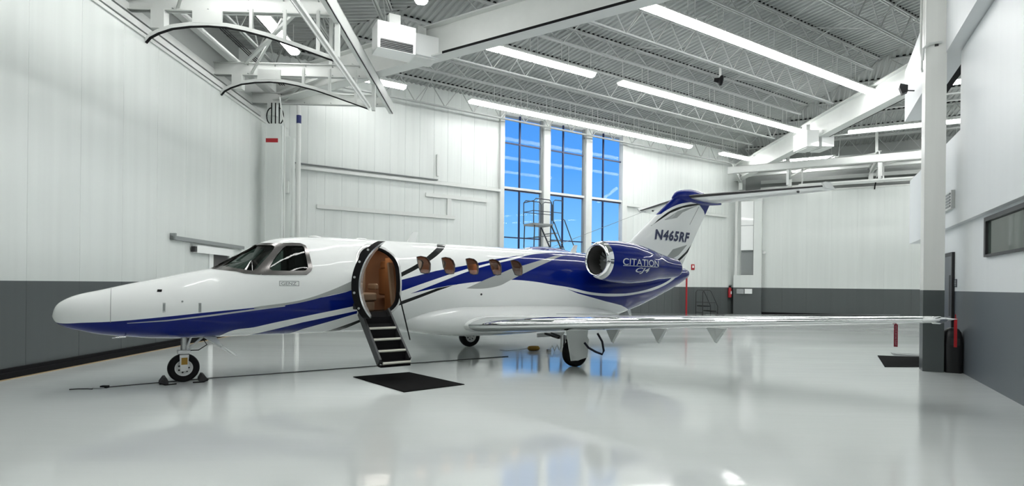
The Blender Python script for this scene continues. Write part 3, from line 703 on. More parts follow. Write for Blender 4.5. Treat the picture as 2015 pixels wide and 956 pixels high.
# ---- paint shader: x-monotone polygons in side view (x, z)
def smoothpoly(px, k=8): return px
def livery(name, shapes, base, bv, y0):
    m = bpy.data.materials.new(name); m.use_nodes = True; t = m.node_tree; b = t.nodes['Principled BSDF']
    b.inputs['Roughness'].default_value = .35; b.inputs['Specular IOR Level'].default_value = .05; b.inputs['Coat Weight'].default_value = 1; b.inputs['Coat IOR'].default_value = 1.27; b.inputs['Coat Roughness'].default_value = .025
    tc = t.nodes.new('ShaderNodeTexCoord'); sp = t.nodes.new('ShaderNodeSeparateXYZ'); t.links.new(tc.outputs['Object'], sp.inputs[0])
    def math_(op, a, c, cl=False):
        n = t.nodes.new('ShaderNodeMath'); n.operation = op; n.use_clamp = cl
        for i, q in enumerate((a, c)):
            if q is None: continue
            if isinstance(q, (int, float)): n.inputs[i].default_value = q
            else: t.links.new(q, n.inputs[i])
        return n.outputs[0]
    cur = None
    for col, top, bot in shapes:
        def conv(ch):
            out = []
            for p in ch:
                q = (p[1], p[2]) if p[0] == 'L' else surf_xz(p[0], p[1], bv, y0)
                if not out or q[0] > out[-1][0]+1e-4: out.append(q)
            return out
        U, L = conv(top), conv(bot) if bot else None
        x0 = max(U[0][0], L[0][0]) if L else U[0][0]; x1 = min(U[-1][0], L[-1][0]) if L else U[-1][0]
        x0 = min(U[0][0], L[0][0]) if L else x0; x1 = max(U[-1][0], L[-1][0]) if L else x1
        mr = t.nodes.new('ShaderNodeMapRange'); mr.inputs[1].default_value = x0; mr.inputs[2].default_value = x1; mr.clamp = True
        t.links.new(sp.outputs['X'], mr.inputs[0])
        def curve(ch):
            fc = t.nodes.new('ShaderNodeFloatCurve'); cv = fc.mapping.curves[0]; fc.mapping.use_clip = False
            pts = [((x-x0)/(x1-x0), z/6) for x, z in ch]
            if pts[0][0] > .001: pts = [(0, pts[0][1])]+pts
            if pts[-1][0] < .999: pts = pts+[(1, pts[-1][1])]
            cv.points[0].location = pts[0]; cv.points[1].location = pts[-1]
            for p in pts[1:-1]: cv.points.new(*p)
            for p in cv.points: p.handle_type = 'AUTO' if len(pts) > 6 else 'VECTOR'
            fc.mapping.update(); t.links.new(mr.outputs[0], fc.inputs['Value']); return math_('MULTIPLY', fc.outputs[0], 6)
        k = math_('LESS_THAN', sp.outputs['Z'], curve(U))
        if L: k = math_('MULTIPLY', k, math_('GREATER_THAN', sp.outputs['Z'], curve(L)))
        k = math_('MULTIPLY', k, math_('GREATER_THAN', sp.outputs['X'], x0)); k = math_('MULTIPLY', k, math_('LESS_THAN', sp.outputs['X'], x1))
        mx = t.nodes.new('ShaderNodeMix'); mx.data_type = 'RGBA'; t.links.new(k, mx.inputs[0])
        if cur is None: mx.inputs[6].default_value = (*base, 1)
        else: t.links.new(cur, mx.inputs[6])
        mx.inputs[7].default_value = (*col, 1); cur = mx.outputs[2]
    t.links.new(cur, b.inputs['Base Color']); return m
PW = (.86, .88, .87); PB = (.0006, .010, .16); PG = (.36, .38, .37); PK = (.012, .013, .014); PS = (.45, .47, .48)
shapes = [
 # nose: blue belly, silver pinstripe, grey wedge
 (PB, [('L', .0, 1.01), (122, 636), (160, 635), (221, 632.5), (322, 623.5), (418, 613.4), (507, 604.5), (561, 598), (626, 586.5), (677, 575.5), (700, 569)],
      [('L', .0, .2), ('L', 1.95, .2), ('L', 2.05, .60), (434, 660), (507, 642.3), (596, 623), (686, 604.5), (702, 601)]),
 (PS, [(250, 635.5), (328, 629.5), (418, 618.6), (507, 606.8), (561, 599.5)], [(250, 636.5), (328, 632), (418, 622), (507, 610), (561, 603)]),
 (PG, [(500, 604.5), (507, 603.3), (582, 592.5), (612, 585), (641, 575), (677, 560), (700, 549)], [(500, 606.5), (507, 606.5), (582, 597), (612, 590.5), (641, 583), (677, 575), (700, 568.5)]),
 (PB, [(485, 659.6), (596, 634), (698, 612.3), (702, 611.5)], [(485, 660), (561, 657), (596, 646.8), (698, 617.8), (702, 617)]),
 (PK, [(637, 652.7), (704, 630.2), (710, 628)], [(637, 653.5), (668, 650), (705, 635.2), (710, 633)]),
 # aft of the door
 (PB, [(775, 555), (788, 551), (857, 533), (919, 521.5), (978, 509), (1030, 501)], [(775, 578), (788, 573.4), (834, 557), (919, 529), (959, 518.5), (1002, 508.3), (1030, 502)]),
 (PB, [(809, 577.3), (855, 559.5), (923, 533.3), (963, 521.4), (1008, 511), (1044, 501), (1075, 497.8), (1110, 496), (1140, 499), ('L', 10.9, 2.6), ('L', 14.35, 2.6)],
      [(809, 577.6), (857, 567), (900, 559.3), (954, 553), (1004, 550.5), (1048, 553.6), (1090, 560.5), (1120, 565.2), (1164, 575), (1209, 577.7), (1244, 575.8), (1289, 564.3), (1316, 551.5), (1332, 536.7), ('L', 14.35, 2.12)]),
 (PB, [(1118, 569), (1137, 574.5), (1164, 580), (1209, 583), (1253, 578.5), (1298, 566), (1325, 550), (1340, 532), ('L', 14.35, 2.06)],
      [(1118, 569.5), (1138, 577.6), (1191, 592.7), (1222, 600.5), ('L', 11.9, .9), ('L', 14.35, .9)]),
 (PG, [(918, 567), (954, 550.5), (1004, 529.5), (1057, 513.8), (1092, 503), (1111, 501)], [(918, 567.3), (981, 562.4), (1004, 551.4), (1032, 537.3), (1079, 515.3), (1111, 502.8)]),
 (PK, [(780, 598), (784, 594.4), (860, 567.1), (900, 559.4)], [(780, 603), (784, 601.4), (860, 572.5), (891, 561.5), (900, 559.8)]),
 (PK, [(780, 541), (787, 537.3), (820, 519.4), (855, 491.6), (859.4, 487), (859.8, 480.9), (877, 481.7)], [(780, 550), (787, 546.2), (820, 529.3), (847, 512.5), (873, 490), (876, 484), (877, 482.5)]),
]
M_fus = livery('fuselage_paint', shapes, PW, BV, 0)
# ---- cut-outs
WS = [(429, 521.5), (462, 500.5), (497, 482.6), (518, 482), (536, 482.4), (541.5, 486), (533, 498), (520, 512), (506, 528.5), (497, 532.8), (480, 530.5), (463, 527.6), (445, 524.3)]
SW = [(557, 487), (563, 483.6), (580, 483.2), (595, 483.8), (598.5, 487), (603, 507), (606.5, 526.5), (601, 532.5), (570, 533), (536, 532.4), (529.5, 528), (540.5, 506.5)]
CW = [(820, 505.5), (828, 504), (838, 506), (844, 511), (847, 519), (846.5, 531), (844.5, 537), (836, 538), (828, 536), (823, 524)]
def dense(poly, k=4):
    n = len(poly); return [((poly[i][0]*(k-j)+poly[(i+1) % n][0]*j)/k, (poly[i][1]*(k-j)+poly[(i+1) % n][1]*j)/k) for i in range(n) for j in range(k)]
def patch3(poly, rings=5, scale=1.0, k=4):
    P = dense(poly, k); cx = sum(p[0] for p in P)/len(P); cy = sum(p[1] for p in P)/len(P); out = []
    for r in range(rings):
        f = scale*(1-r/rings); row_ = []
        for p in P:
            for t_ in range(60):               # a pixel just off the silhouette slides back on to the skin
                g = f*(1-.01*t_); q = surf(cx+(p[0]-cx)*g, cy+(p[1]-cy)*g)
                if q[0] is not None: break
            row_.append(q)
        out.append(row_)
    return out, surf(cx, cy)
def surf_fix(q, last): return q if q[0] is not None else last
def patch_mesh(rings, c, off, thick=None, sgn=1):
    m = MB(); n = len(rings[0]); R = []
    for rg in rings: R.append([(p+nn*off) for p, nn in rg])
    cc = c[0]+c[1]*off
    for rg in R: m.v += [tuple(p) for p in rg]
    m.v.append(tuple(cc))
    for i in range(len(R)-1):
        for j in range(n): m.f.append((i*n+j, i*n+(j+1) % n, (i+1)*n+(j+1) % n, (i+1)*n+j))
    k = len(R)-1
    for j in range(n): m.f.append((k*n+j, k*n+(j+1) % n, len(R)*n))
    if sgn < 0: m.v = [(x, -y, z) for x, y, z in m.v]
    if (c[1].dot(Vector((0, -1, .3)))) < 0: sgn = -sgn
    return m
# cabin windows: copy the nearest one along the fuselage, spacing from the photo
cw_c = [surf(x, y)[0] for x, y in ((833.5, 520.5), (882, 521.5), (929, 522.5), (974.5, 523.5), (1016, 524))]
cw_l = [(surf(x, y)[0].x-cw_c[0].x, surf(x, y)[0].z-cw_c[0].z) for x, y in dense(CW, 3)]
DOORP = []
dx0, dx1, dz0, dz1, rd = 4.19, 4.96, 1.05, 2.28, .385
for cxx, czz, a0 in ((dx1-rd, dz1-rd, 0), (dx0+rd, dz1-rd, 90), (dx0+.28, dz0+.28, 180), (dx1-.28, dz0+.28, 270)):
    rr = rd if czz > 1.5 else .28
    for i in range(9):
        q = math.radians(a0+90*i/8); DOORP.append((cxx+rr*math.cos(q), czz+rr*math.sin(q)))
_D = []
for i in range(len(DOORP)):
    (ax, az), (bx, bz) = DOORP[i], DOORP[(i+1) % len(DOORP)]; k = max(1, int(math.hypot(bx-ax, bz-az)/.06))
    if math.hypot(bx-ax, bz-az) < 1e-6: continue
    _D += [(ax+(bx-ax)*j/k, az+(bz-az)*j/k) for j in range(k)]
DOORP = _D
cut = MB()
def cut_side(poly, ya, yb): cut.prism([(x, ya, z) for x, z in poly], (0, yb-ya, 0))
cut_side(DOORP, -1.4, -.2)
win_polys = []
for i, c in enumerate(cw_c):
    pl = [(c.x+x, cw_c[0].z+z) for x, z in cw_l]; win_polys.append(pl)
    cut_side(pl, -1.3, -.5); cut_side(pl, .5, 1.3)
extra = [(cw_c[0].x-.75+x, cw_c[0].z+z) for x, z in cw_l]; cut_side(extra, .5, 1.3)
def cut_patch(poly):
    rg, c = patch3(poly, 4, 1.0, 2)
    R = []
    for r_ in rg:
        last = c; row_ = []
        for q in r_:
            q = surf_fix(q, last); last = q; row_.append(q)
        R.append(row_)
    av = sum((q[1] for q in R[0]), Vector()).normalized(); n = len(R[0])
    for s in (1, -1):
        v = []
        for h_ in (.25, -.22):
            for r_ in R: v += [q[0]+av*h_ for q in r_]
            v.append(c[0]+av*h_)
        v = [Vector((p.x, s*min(p.y, -.035), p.z)) for p in v]; N_ = len(R)*n+1; f = []
        for b0 in (0, N_):
            for i in range(len(R)-1):
                for j in range(n): f.append((b0+i*n+j, b0+i*n+(j+1) % n, b0+(i+1)*n+(j+1) % n, b0+(i+1)*n+j))
            for j in range(n): f.append((b0+(len(R)-1)*n+j, b0+(len(R)-1)*n+(j+1) % n, b0+len(R)*n))
        for j in range(n): f.append((j, (j+1) % n, N_+(j+1) % n, N_+j))
        cut.add(v, f)
# windshield: keep clear of the centre line
WSx = WS
cut_patch(WS); cut_patch(SW)
cut_o = cut.build('cutter', None)
fo = MB(); fo.v = list(fus.v); fo.f = list(fus.f)
inner = MB().loft([section(x, NA, .055) for x in st if 2.05 <= x <= 9.4])
no = len(fo.f); fo.add(inner.v, [tuple(reversed(f_)) for f_ in inner.f])
me = bpy.data.meshes.new('fuselage'); me.from_pydata(fo.v, [], fo.f)
bm = bmesh.new(); bm.from_mesh(me); bm.faces.ensure_lookup_table()
# orientation: outer shell outward, inner shell inward
bmesh.ops.recalc_face_normals(bm, faces=bm.faces[:no]); bmesh.ops.recalc_face_normals(bm, faces=bm.faces[no:])
f0 = max(bm.faces[:no], key=lambda f_: f_.calc_center_median().z)
if f0.normal.z < 0: bmesh.ops.reverse_faces(bm, faces=bm.faces[:no])
f1 = max(bm.faces[no:], key=lambda f_: f_.calc_center_median().z)
if f1.normal.z > 0: bmesh.ops.reverse_faces(bm, faces=bm.faces[no:])
for f_ in bm.faces[no:]: f_.material_index = 1 if f_.calc_center_median().x > 3.75 else 2
bm.to_mesh(me); bm.free()
for p in cut_o.data.polygons: p.material_index = 3
M_int = mat('cabin_lining', (.36, .19, .10), .6); M_cock = mat('cockpit_lining', (.03, .032, .033), .7)
M_rim = mat('window_rim', (.10, .085, .075), .3, .6)
for mm in (M_fus, M_int, M_cock, M_rim): me.materials.append(mm)
fuse = bpy.data.objects.new('fuselage', me); C.objects.link(fuse)
md = fuse.modifiers.new('cut', 'BOOLEAN'); md.object = cut_o; md.solver = 'EXACT'; md.operation = 'DIFFERENCE'
dg = bpy.context.evaluated_depsgraph_get(); me2 = bpy.data.meshes.new_from_object(fuse.evaluated_get(dg))
fuse.modifiers.clear(); fuse.data = me2; me2.name = 'fuselage'
bpy.data.objects.remove(cut_o); me2.shade_smooth(); me2.set_sharp_from_angle(angle=math.radians(38)); fuse.parent = jet
tag(fuse, 'white fuselage with blue, grey and black stripes')
# ---- glass and frames
M_wsg = glass_mat('windshield_glass', (.24, .29, .27), .0, 1.4)
M_cwg = glass_mat('cabin_glass', (.60, .50, .44), .10)
M_frame = mat('windshield_frame', (.20, .19, .185), .22, .85)
def okring(rg):
    out = []; last = next(q for q in rg if q[0] is not None)
    for q in rg: last = surf_fix(q, last); out.append(last)
    return out
def glass(poly, name, m_, off=-.012, flat=0):
    rg, c = patch3(poly, 5, 1.0); rg = [okring(r_) for r_ in rg]
    rg[0] = [(Vector((q[0].x, min(q[0].y, -.03), q[0].z)), q[1]) for q in rg[0]]
    ctr = sum((q[0] for q in rg[0]), Vector())/len(rg[0])
    for s in (1, -1):
        m = MB(); n = len(rg[0]); R = []
        for i, r_ in enumerate(rg):
            f = 1-i/len(rg); row_ = []
            for (p, nn), (pe, ne) in zip(r_, rg[0]):
                q = (p+nn*off)*(1-flat)+((ctr+(pe-ctr)*f)+c[1]*off)*flat; row_.append(Vector((q.x, q.y*s, q.z)))
            R.append(row_)
        cc = (c[0]+c[1]*off)*(1-flat)+(ctr+c[1]*off)*flat; cc = Vector((cc.x, cc.y*s, cc.z))
        for r_ in R: m.v += [tuple(p) for p in r_]
        m.v.append(tuple(cc))
        for i in range(len(R)-1):
            for j in range(n): m.f.append((i*n+j, i*n+(j+1) % n, (i+1)*n+(j+1) % n, (i+1)*n+j))
        for j in range(n): m.f.append(((len(R)-1)*n+j, (len(R)-1)*n+(j+1) % n, len(R)*n))
        me_ = bpy.data.meshes.new(name); me_.from_pydata(m.v, [], m.f)
        bm2 = bmesh.new(); bm2.from_mesh(me_); bmesh.ops.recalc_face_normals(bm2, faces=bm2.faces)
        av = sum((f_.normal for f_ in bm2.faces), Vector())
        if av.dot(Vector((-.3, -s, .5))) < 0: bmesh.ops.reverse_faces(bm2, faces=bm2.faces)
        bm2.to_mesh(me_); bm2.free(); link(name, me_, m_, jet, True, 0)
glass(WS, 'windshield', M_wsg, flat=.92); glass(SW, 'cockpit_side_window', M_wsg)
def frame(outer, inner_, name, off=.006):
    # band between two outlines sampled by angle from the inner's centre
    ci = (sum(p[0] for p in inner_)/len(inner_), sum(p[1] for p in inner_)/len(inner_))
    def cast(poly, ang):
        dx, dy = math.cos(ang), math.sin(ang); best = None
        for i in range(len(poly)):
            (ax, ay), (bx, by) = poly[i], poly[(i+1) % len(poly)]; ex, ey = bx-ax, by-ay; den = dx*ey-dy*ex
            if abs(den) < 1e-9: continue
            t_ = ((ax-ci[0])*ey-(ay-ci[1])*ex)/den; s_ = ((ax-ci[0])*dy-(ay-ci[1])*dx)/den
            if t_ > 0 and -1e-6 <= s_ <= 1+1e-6 and (best is None or t_ > best): best = t_
        return (ci[0]+dx*best, ci[1]+dy*best) if best else ci
    N = 96; R = []
    for f in (0, .25, .5, .75, 1):
        rg = []
        for i in range(N):
            a = 2*math.pi*i/N; p, q = cast(inner_, a), cast(outer, a); rg.append(surf(p[0]*(1-f)+q[0]*f, p[1]*(1-f)+q[1]*f))
        R.append([p+n*off for p, n in okring(rg)])
    for s in (1, -1):
        m = MB().loft([[Vector((p.x, p.y*s, p.z)) for p in rg] for rg in R], cap=False); m.build(name, M_frame, jet, True, 0)
frame([(411, 529), (426, 522.2), (460, 499.8), (495, 480.9), (507, 478.4), (530, 478.2), (558.5, 478.9), (543.5, 505), (526, 528), (512.5, 540.8), (482, 538.5), (463, 533.8)], WS, 'windshield_frame')
frame([(556, 478.8), (574, 478.2), (591, 478.8), (601, 483.2), (607, 492.6), (614.6, 525.3), (612, 534), (603, 541), (560, 541.3), (509, 541), (521, 528), (539, 505)], SW, 'cockpit_window_frame', .009)
for i, pl in enumerate(win_polys+[extra]):
    for s in ((-1, 1) if i < 5 else (1,)):
        P = [Vector((x, s*(half_y(x, z)-.02), z)) for x, z in pl]; c = sum(P, Vector())/len(P); c.y = s*(half_y(c.x, c.z)-.02)
        R = [P]
        for f in (.66, .33):
            R.append([Vector((c.x+(p.x-c.x)*f, s*(half_y(c.x+(p.x-c.x)*f, c.z+(p.z-c.z)*f)-.02), c.z+(p.z-c.z)*f)) for p in P])
        m = MB(); n = len(P)
        for r_ in R: m.v += [tuple(p) for p in r_]
        m.v.append(tuple(c))
        for a in range(2):
            for j in range(n): m.f.append((a*n+j, a*n+(j+1) % n, (a+1)*n+(j+1) % n, (a+1)*n+j))
        for j in range(n): m.f.append((2*n+j, 2*n+(j+1) % n, 3*n))
        w_ = m.build('cabin_window', M_cwg, jet, True, 0)
        # dark seal on the upper and aft edge
        cl = [Vector((c.x+(p.x-c.x)*1.0, s*(half_y(p.x, p.z)+.002), c.z+(p.z-c.z)*1.0)) for p in P]
        MB().tube(cl+[cl[0]], .008, 6, False).build('window_seal', M_dark, w_, True)
# ---- door opening trim, door, airstair
oy = lambda x, z: -half_y(x, z)
N = len(DOORP); dc = (sum(p[0] for p in DOORP)/N, sum(p[1] for p in DOORP)/N)
def scl(f): return [(dc[0]+(x-dc[0])*f, dc[1]+(z-dc[1])*f) for x, z in DOORP]
def ringo(poly, off): return [Vector((x, oy(x, z)+off, z)) for x, z in poly]
MB().loft([ringo(scl(1.0), -.002), ringo(scl(1.07), -.008), ringo(scl(1.09), .004)], False).build('door_surround', mat('door_rim', (.75, .76, .75), .15, .3, coat=.5), jet, True, 0)
MB().loft([ringo(scl(.999), .0), ringo(scl(.93), .04), ringo(scl(.93), .12)], False).build('door_seal', M_black, jet, True, 0)
hx, hy = dx0-.03, -.80
RD_ = Matrix.Translation((hx, hy, 0)) @ Matrix.Rotation(math.radians(-113), 4, 'Z') @ Matrix.Translation((-hx, -hy, 0))
DP_ = [(dc[0]+(x-dc[0])*1.05, dc[1]+(z-dc[1])*1.06) for x, z in DOORP]
def door_ring(f, off): return [RD_ @ Vector((dc[0]+(x-dc[0])*f, oy(4.6, dc[1]+(z-dc[1])*f)+off, dc[1]+(z-dc[1])*f)) for x, z in DP_]
cen_o = RD_ @ Vector((dc[0], oy(4.6, dc[1]), dc[1]))
door = empty('cabin_door', (0, 0, 0)); door.parent = jet; tag(door, 'open white cabin door with a black seal')
def cap_rings(rings, ctr):
    m = MB(); n = len(rings[0])
    for r_ in rings: m.v += [tuple(p) for p in r_]
    m.v.append(tuple(ctr))
    for a in range(len(rings)-1):
        for j in range(n): m.f.append((a*n+j, a*n+(j+1) % n, (a+1)*n+(j+1) % n, (a+1)*n+j))
    a = len(rings)-1
    for j in range(n): m.f.append((a*n+j, a*n+(j+1) % n, len(m.v)-1))
    return m
cap_rings([door_ring(f, 0) for f in (1, .8, .6, .4, .2)], cen_o).build('outer_skin', M_white, door, True, 0)
cap_rings([door_ring(f, .14) for f in (.93, .8, .6, .4, .2)], RD_ @ Vector((dc[0], oy(4.6, dc[1])+.14, dc[1]))).build('inner_panel', M_white, door, True, 0)
MB().loft([door_ring(1, .0), door_ring(1.0, .115)], False).build('edge', M_black, door, True, 0)
MB().loft([door_ring(1.0, .115), door_ring(.93, .14)], False).build('inner_rim', M_alu, door, True, 0)
m = MB()
for (x, z) in [(dx1-.02, 1.2), (dx1, 1.45), (dx1, 1.7), (dx1, 1.95), (dx1-.08, 2.15)]:
    p = RD_ @ Vector((x+.02, oy(4.6, z)+.04, z)); m.lathe([(.02, 0), (.02, .02)], p, (RD_.to_3x3() @ Vector((1, 0, 0))), 10)
m.build('latch_pins', M_alu, door)
m = MB(); p = RD_ @ Vector((4.75, oy(4.6, 1.6)+.115, 1.6)); MB().box(-.03, .03, -.02, .02, -.16, .16, Matrix.Translation(p) @ Matrix.Rotation(math.radians(-113), 4, 'Z')).build('inner_handle', M_dark, door)
MB().box(hx-.06, hx, -.92, -.82, 1.50, 1.72).build('hinge_arm', M_dark, door); MB().box(hx-.06, hx, -.92, -.80, 1.15, 1.25).build('hinge_arm', M_dark, door)
# airstair
M_tread = mat('tread_cream', (.62, .62, .55), .5); stair = empty('airstair', (0, 0, 0)); stair.parent = jet; tag(stair, 'folding black airstair with pale tread strips')
sx0, sx1 = 4.24, 4.76
M_stair = mat('stair_charcoal', (.07, .072, .075), .4, .4)
ya, za, yb, zb_ = -.74, 1.10, -1.68, .31
for x in (sx0, sx1): MB().bar((x, ya, za), (x, yb, zb_), .035, .16).build('stringer', M_stair, stair)
MB().prism([(sx0, ya, za-.02), (sx0, ya-.28, za-.26), (sx0, ya-.30, za-.30), (sx0, ya, za-.08)], (sx1-sx0, 0, 0)).build('apron', M_black, stair)
for i in range(4):
    f = .34+.22*i; y = ya+(yb-ya)*f; z = za+(zb_-za)*f
    s_ = MB().box(sx0+.02, sx1-.02, y-.10, y+.13, z-.02, z+.01).build('step', M_black, stair)
    MB().tube([(sx0+.02, y-.10, z+.0), (sx1-.02, y-.10, z+.0)], .022, 8).build('tread_nosing', M_tread, stair, True)
    MB().box(sx0+.02, sx1-.02, y+.11, y+.13, z-.0, z+.19).build('riser', M_black, stair)
    if i < 3: MB().tube([(sx0+.02, y-.03, z-.055), (sx1-.02, y-.03, z-.055)], .020, 8).build('tread_strip', M_tread, stair, True)
MB().box(sx0, sx1, yb-.06, yb+.05, zb_-.07, zb_-.04).build('foot_bar', M_black, stair)
MB().tube([(sx1+.16, -.86, 1.45), (sx1+.19, -1.30, .62)], .012, 8).build('stay_rod', M_black, stair)
# ---- cabin
cab = empty('cabin', (0, 0, 0)); cab.parent = jet
MB().box(3.75, 9.3, -.60, .60, 1.02, 1.06).build('cabin_floor', mat('cabin_carpet', (.02, .014, .01), .95), cab)
MB().box(2.05, 3.75, -.55, .55, 1.0, 1.04).build('cockpit_floor', M_cock, cab)
def seat(x, y, rz, m_, mb):
    M = Matrix.Translation((x, y, 1.06)) @ Matrix.Rotation(rz, 4, 'Z')
    s_ = empty('cabin_seat', (0, 0, 0)); s_.parent = jet
    def bx(n_, *a, mm=m_): o = MB().box(*a, M).build(n_, mm, s_, False); bv_ = o.modifiers.new('b', 'BEVEL'); bv_.width = .04; bv_.segments = 3; return o
    bx('base', -.24, .24, -.24, .24, 0, .2, mm=mb); bx('cushion', -.28, .28, -.27, .27, .2, .36); bx('backrest', -.42, -.26, -.24, .24, .3, .86)
    bx('headrest', -.43, -.28, -.15, .15, .84, 1.0); bx('armrest', -.26, .2, -.33, -.26, .42, .54); bx('armrest', -.26, .2, .26, .33, .42, .54)
M_seat = mat('seat_tan', (.36, .155, .055), .5)
seat(4.62, .36, math.pi*.5+math.pi, M_beige, M_beige)
seat(5.55, -.38, 0, M_seat, M_tan); seat(5.55, .40, 0, M_seat, M_tan)
seat(6.9, -.40, math.pi, M_seat, M_tan); seat(6.9, .40, math.pi, M_seat, M_tan); seat(8.2, .4, 0, M_seat, M_tan)
MB().box(5.05, 5.10, -.62, .1, 1.06, 2.1).build('partition', M_tan, cab)
MB().bar((4.98, -.30, 2.0), (5.02, -.42, 1.2), .10, .05).build('seat_belt', M_beige, cab)
MB().box(3.80, 3.86, -.2, .74, 1.06, 2.3).build('cockpit_bulkhead', M_tan, cab)
MB().box(5.2, 9.2, -.2, .2, 2.26, 2.29).build('headliner', M_beige, cab)
# added fill light without a fixture, brightens the cabin interior
ld = bpy.data.lights.new('cabin_fill_light', 'AREA'); ld.shape = 'RECTANGLE'; ld.size = 4.2; ld.size_y = .25; ld.energy = 14; ld.color = (1, .93, .84)
lo = bpy.data.objects.new('cabin_fill_light', ld); C.objects.link(lo); lo.parent = jet; lo.location = (6.3, 0, 2.24)
# cockpit
cp = empty('cockpit', (0, 0, 0)); cp.parent = jet
MB().prism([(2.45, -.5, 1.08), (2.75, -.5, 1.1), (2.72, -.5, 1.66), (2.5, -.5, 1.72), (2.3, -.5, 1.6)], (0, 1.0, 0)).build('instrument_panel', M_cock, cp)
for y in (-.3, .3):
    MB().box(2.722, 2.728, y-.2, y+.2, 1.3, 1.6).build('display', mat('cockpit_display', (.02, .03, .04), .1), cp)
    o = MB().box(3.2, 3.34, y-.22, y+.22, 1.3, 2.0).box(3.22, 3.34, y-.12, y+.12, 2.0, 2.2).box(3.0, 3.3, y-.22, y+.22, 1.2, 1.34).build('pilot_seat', mat('pilot_seat_grey', (.05, .05, .05), .7), cp)
    MB().tube([(2.75, y, 1.5), (2.95, y, 1.55)], .02, 6).tube([(2.95, y-.15, 1.66), (2.95, y-.15, 1.52), (2.95, y+.15, 1.52), (2.95, y+.15, 1.66)], .018, 6).build('control_yoke', M_black, cp)
# ---- belly fairing
BX = [5.0, 5.3, 5.8, 6.4, 7.5, 9.0, 10.0, 10.8, 11.3]
bt = pchip(BX, [1.0, 1.08, 1.20, 1.26, 1.26, 1.22, 1.15, 1.02, .92]); bb = pchip(BX, [.74, .67, .60, .53, .50, .53, .60, .72, .82]); bw = pchip(BX, [.28, .60, .80, .88, .91, .90, .80, .52, .22])
def fsec(x, n=48):
    zt, zb, w = bt(x), bb(x), bw(x); zc = zb+(zt-zb)*.55
    return [Vector((x, w*math.copysign(abs(math.cos(q))**.75, math.cos(q)), zc+((zt-zc) if math.sin(q) > 0 else (zc-zb))*math.copysign(abs(math.sin(q))**.85, math.sin(q)))) for q in [2*math.pi*k/n for k in range(n)]]
MB().loft([fsec(5.0+6.3*i/50) for i in range(51)]).build('belly_fairing', M_white, jet, True, 0)
# ---- wings
rootLE = at(922, 640, 1, -.95); tipLE = at(1815, 630, 1, -7.62); tipTE = at(1876, 626, 1, -7.70)
def foil(n=26, t=.14):
    pts = []
    for i in range(n+1):
        x = .5*(1-math.cos(math.pi*i/n)); y = 5*t*(.2969*math.sqrt(x)-.126*x-.3516*x*x+.2843*x**3-.1036*x**4); pts.append((x, y*1.02, -y*.92))
    return pts
def wing_secs(le, lechord, y_list):
    secs = []
    for y in y_list:
        f = (abs(y)-.95)/(7.62-.95)
        lx = rootLE.x+(tipLE.x-rootLE.x)*f; lz = rootLE.z+(tipLE.z-rootLE.z)*f
        rc, tcx = 2.75, tipTE.x-tipLE.x; ch = rc+(tcx-rc)*f; tk = .135-.025*f
        secs.append((lx, lz, ch, tk))
    return secs
def build_wing(s):
    w = empty('wing', (0, 0, 0)); w.parent = jet
    ys = [.3]+[.95+(7.62-.95)*i/24 for i in range(25)]
    S = wing_secs(0, 0, ys)
    body, lead = [], []
    for y, (lx, lz, ch, tk) in zip(ys, S):
        P = foil(26, tk); up = [(lx+x*ch, s*y, lz+a*ch) for x, a, b in P]; dn = [(lx+x*ch, s*y, lz+b*ch) for x, a, b in P]
        body.append(up[::-1]+dn[1:-1])
    # rounded tip
    lx, lz, ch, tk = S[-1]
    for e, f in ((.05, .97), (.09, .88), (.12, .72), (.135, .45)):
        P = foil(26, tk*f); off = (1-f)*ch*.55; c2 = ch-off*1.02
        up = [(lx+off+x*c2, s*(7.62+e), lz+a*ch*f) for x, a, b in P]; dn = [(lx+off+x*c2, s*(7.62+e), lz+b*ch*f) for x, a, b in P]
        body.append(up[::-1]+dn[1:-1])
    MB().loft(body).build('wing_skin', M_white, w, True, 0)
    # polished leading edge
    L = []
    for y, (lx, lz, ch, tk) in zip(ys[1:], S[1:]):
        P = [(.0012*0+x, a, b) for x, a, b in foil(60, tk) if x <= .115]
        up = [(lx-.004+x*ch, s*y, lz+a*ch+.004) for x, a, b in P]; dn = [(lx-.004+x*ch, s*y, lz+b*ch-.004) for x, a, b in P]
        L.append(up[::-1]+dn[1:])
    MB().loft(L, False, False).build('leading_edge', M_chrome, w, True, 0)
    # tip light
    q = Vector((lx+.18, s*7.70, lz)); MB().lathe([(.01, -.12), (.045, -.04), (.05, .06), (.02, .2)], q, (1, s*.25, 0), 12).build('tip_light', M_chrome, w, True)
    # flap and aileron gaps
    for (y0, y1) in ((1.2, 4.4), (4.5, 7.2)):
        sa, sb = wing_secs(0, 0, [y0, y1]); m = MB()
        pa = [(q_[0]+.72*q_[2], s*yy, q_[1]+.05*q_[2]*.6+.035*q_[2]) for q_, yy in ((sa, y0), (sb, y1))]
        m.bar(pa[0], pa[1], .012, .006); m.build('flap_gap', M_grey, w)
    # flap track fairings
    for px in (1207, 1297, 1410):
        p = at(px, 651, 0, 9.0); y = abs(p.y); f = (y-.95)/(7.62-.95)
        zt = p.z+.05; zb_ = at(px, 675, 0, 9.0).z; hwid = .21-.03*f
        m = MB(); R = []
        for x, k, zl in ((8.95, .9, .9), (9.0, 1, 1), (9.12, .7, .6), (9.25, .1, .15)):
            zz = zt-(zt-zb_)*zl; R.append([(x, s*(y-hwid*k), zt), (x, s*(y+hwid*k), zt), (x, s*(y+hwid*k*.06), zz), (x, s*(y-hwid*k*.06), zz)])
        m.loft(R).build('flap_fairing', M_white, w)
    return w
wl_, wr_ = build_wing(-1), build_wing(1)
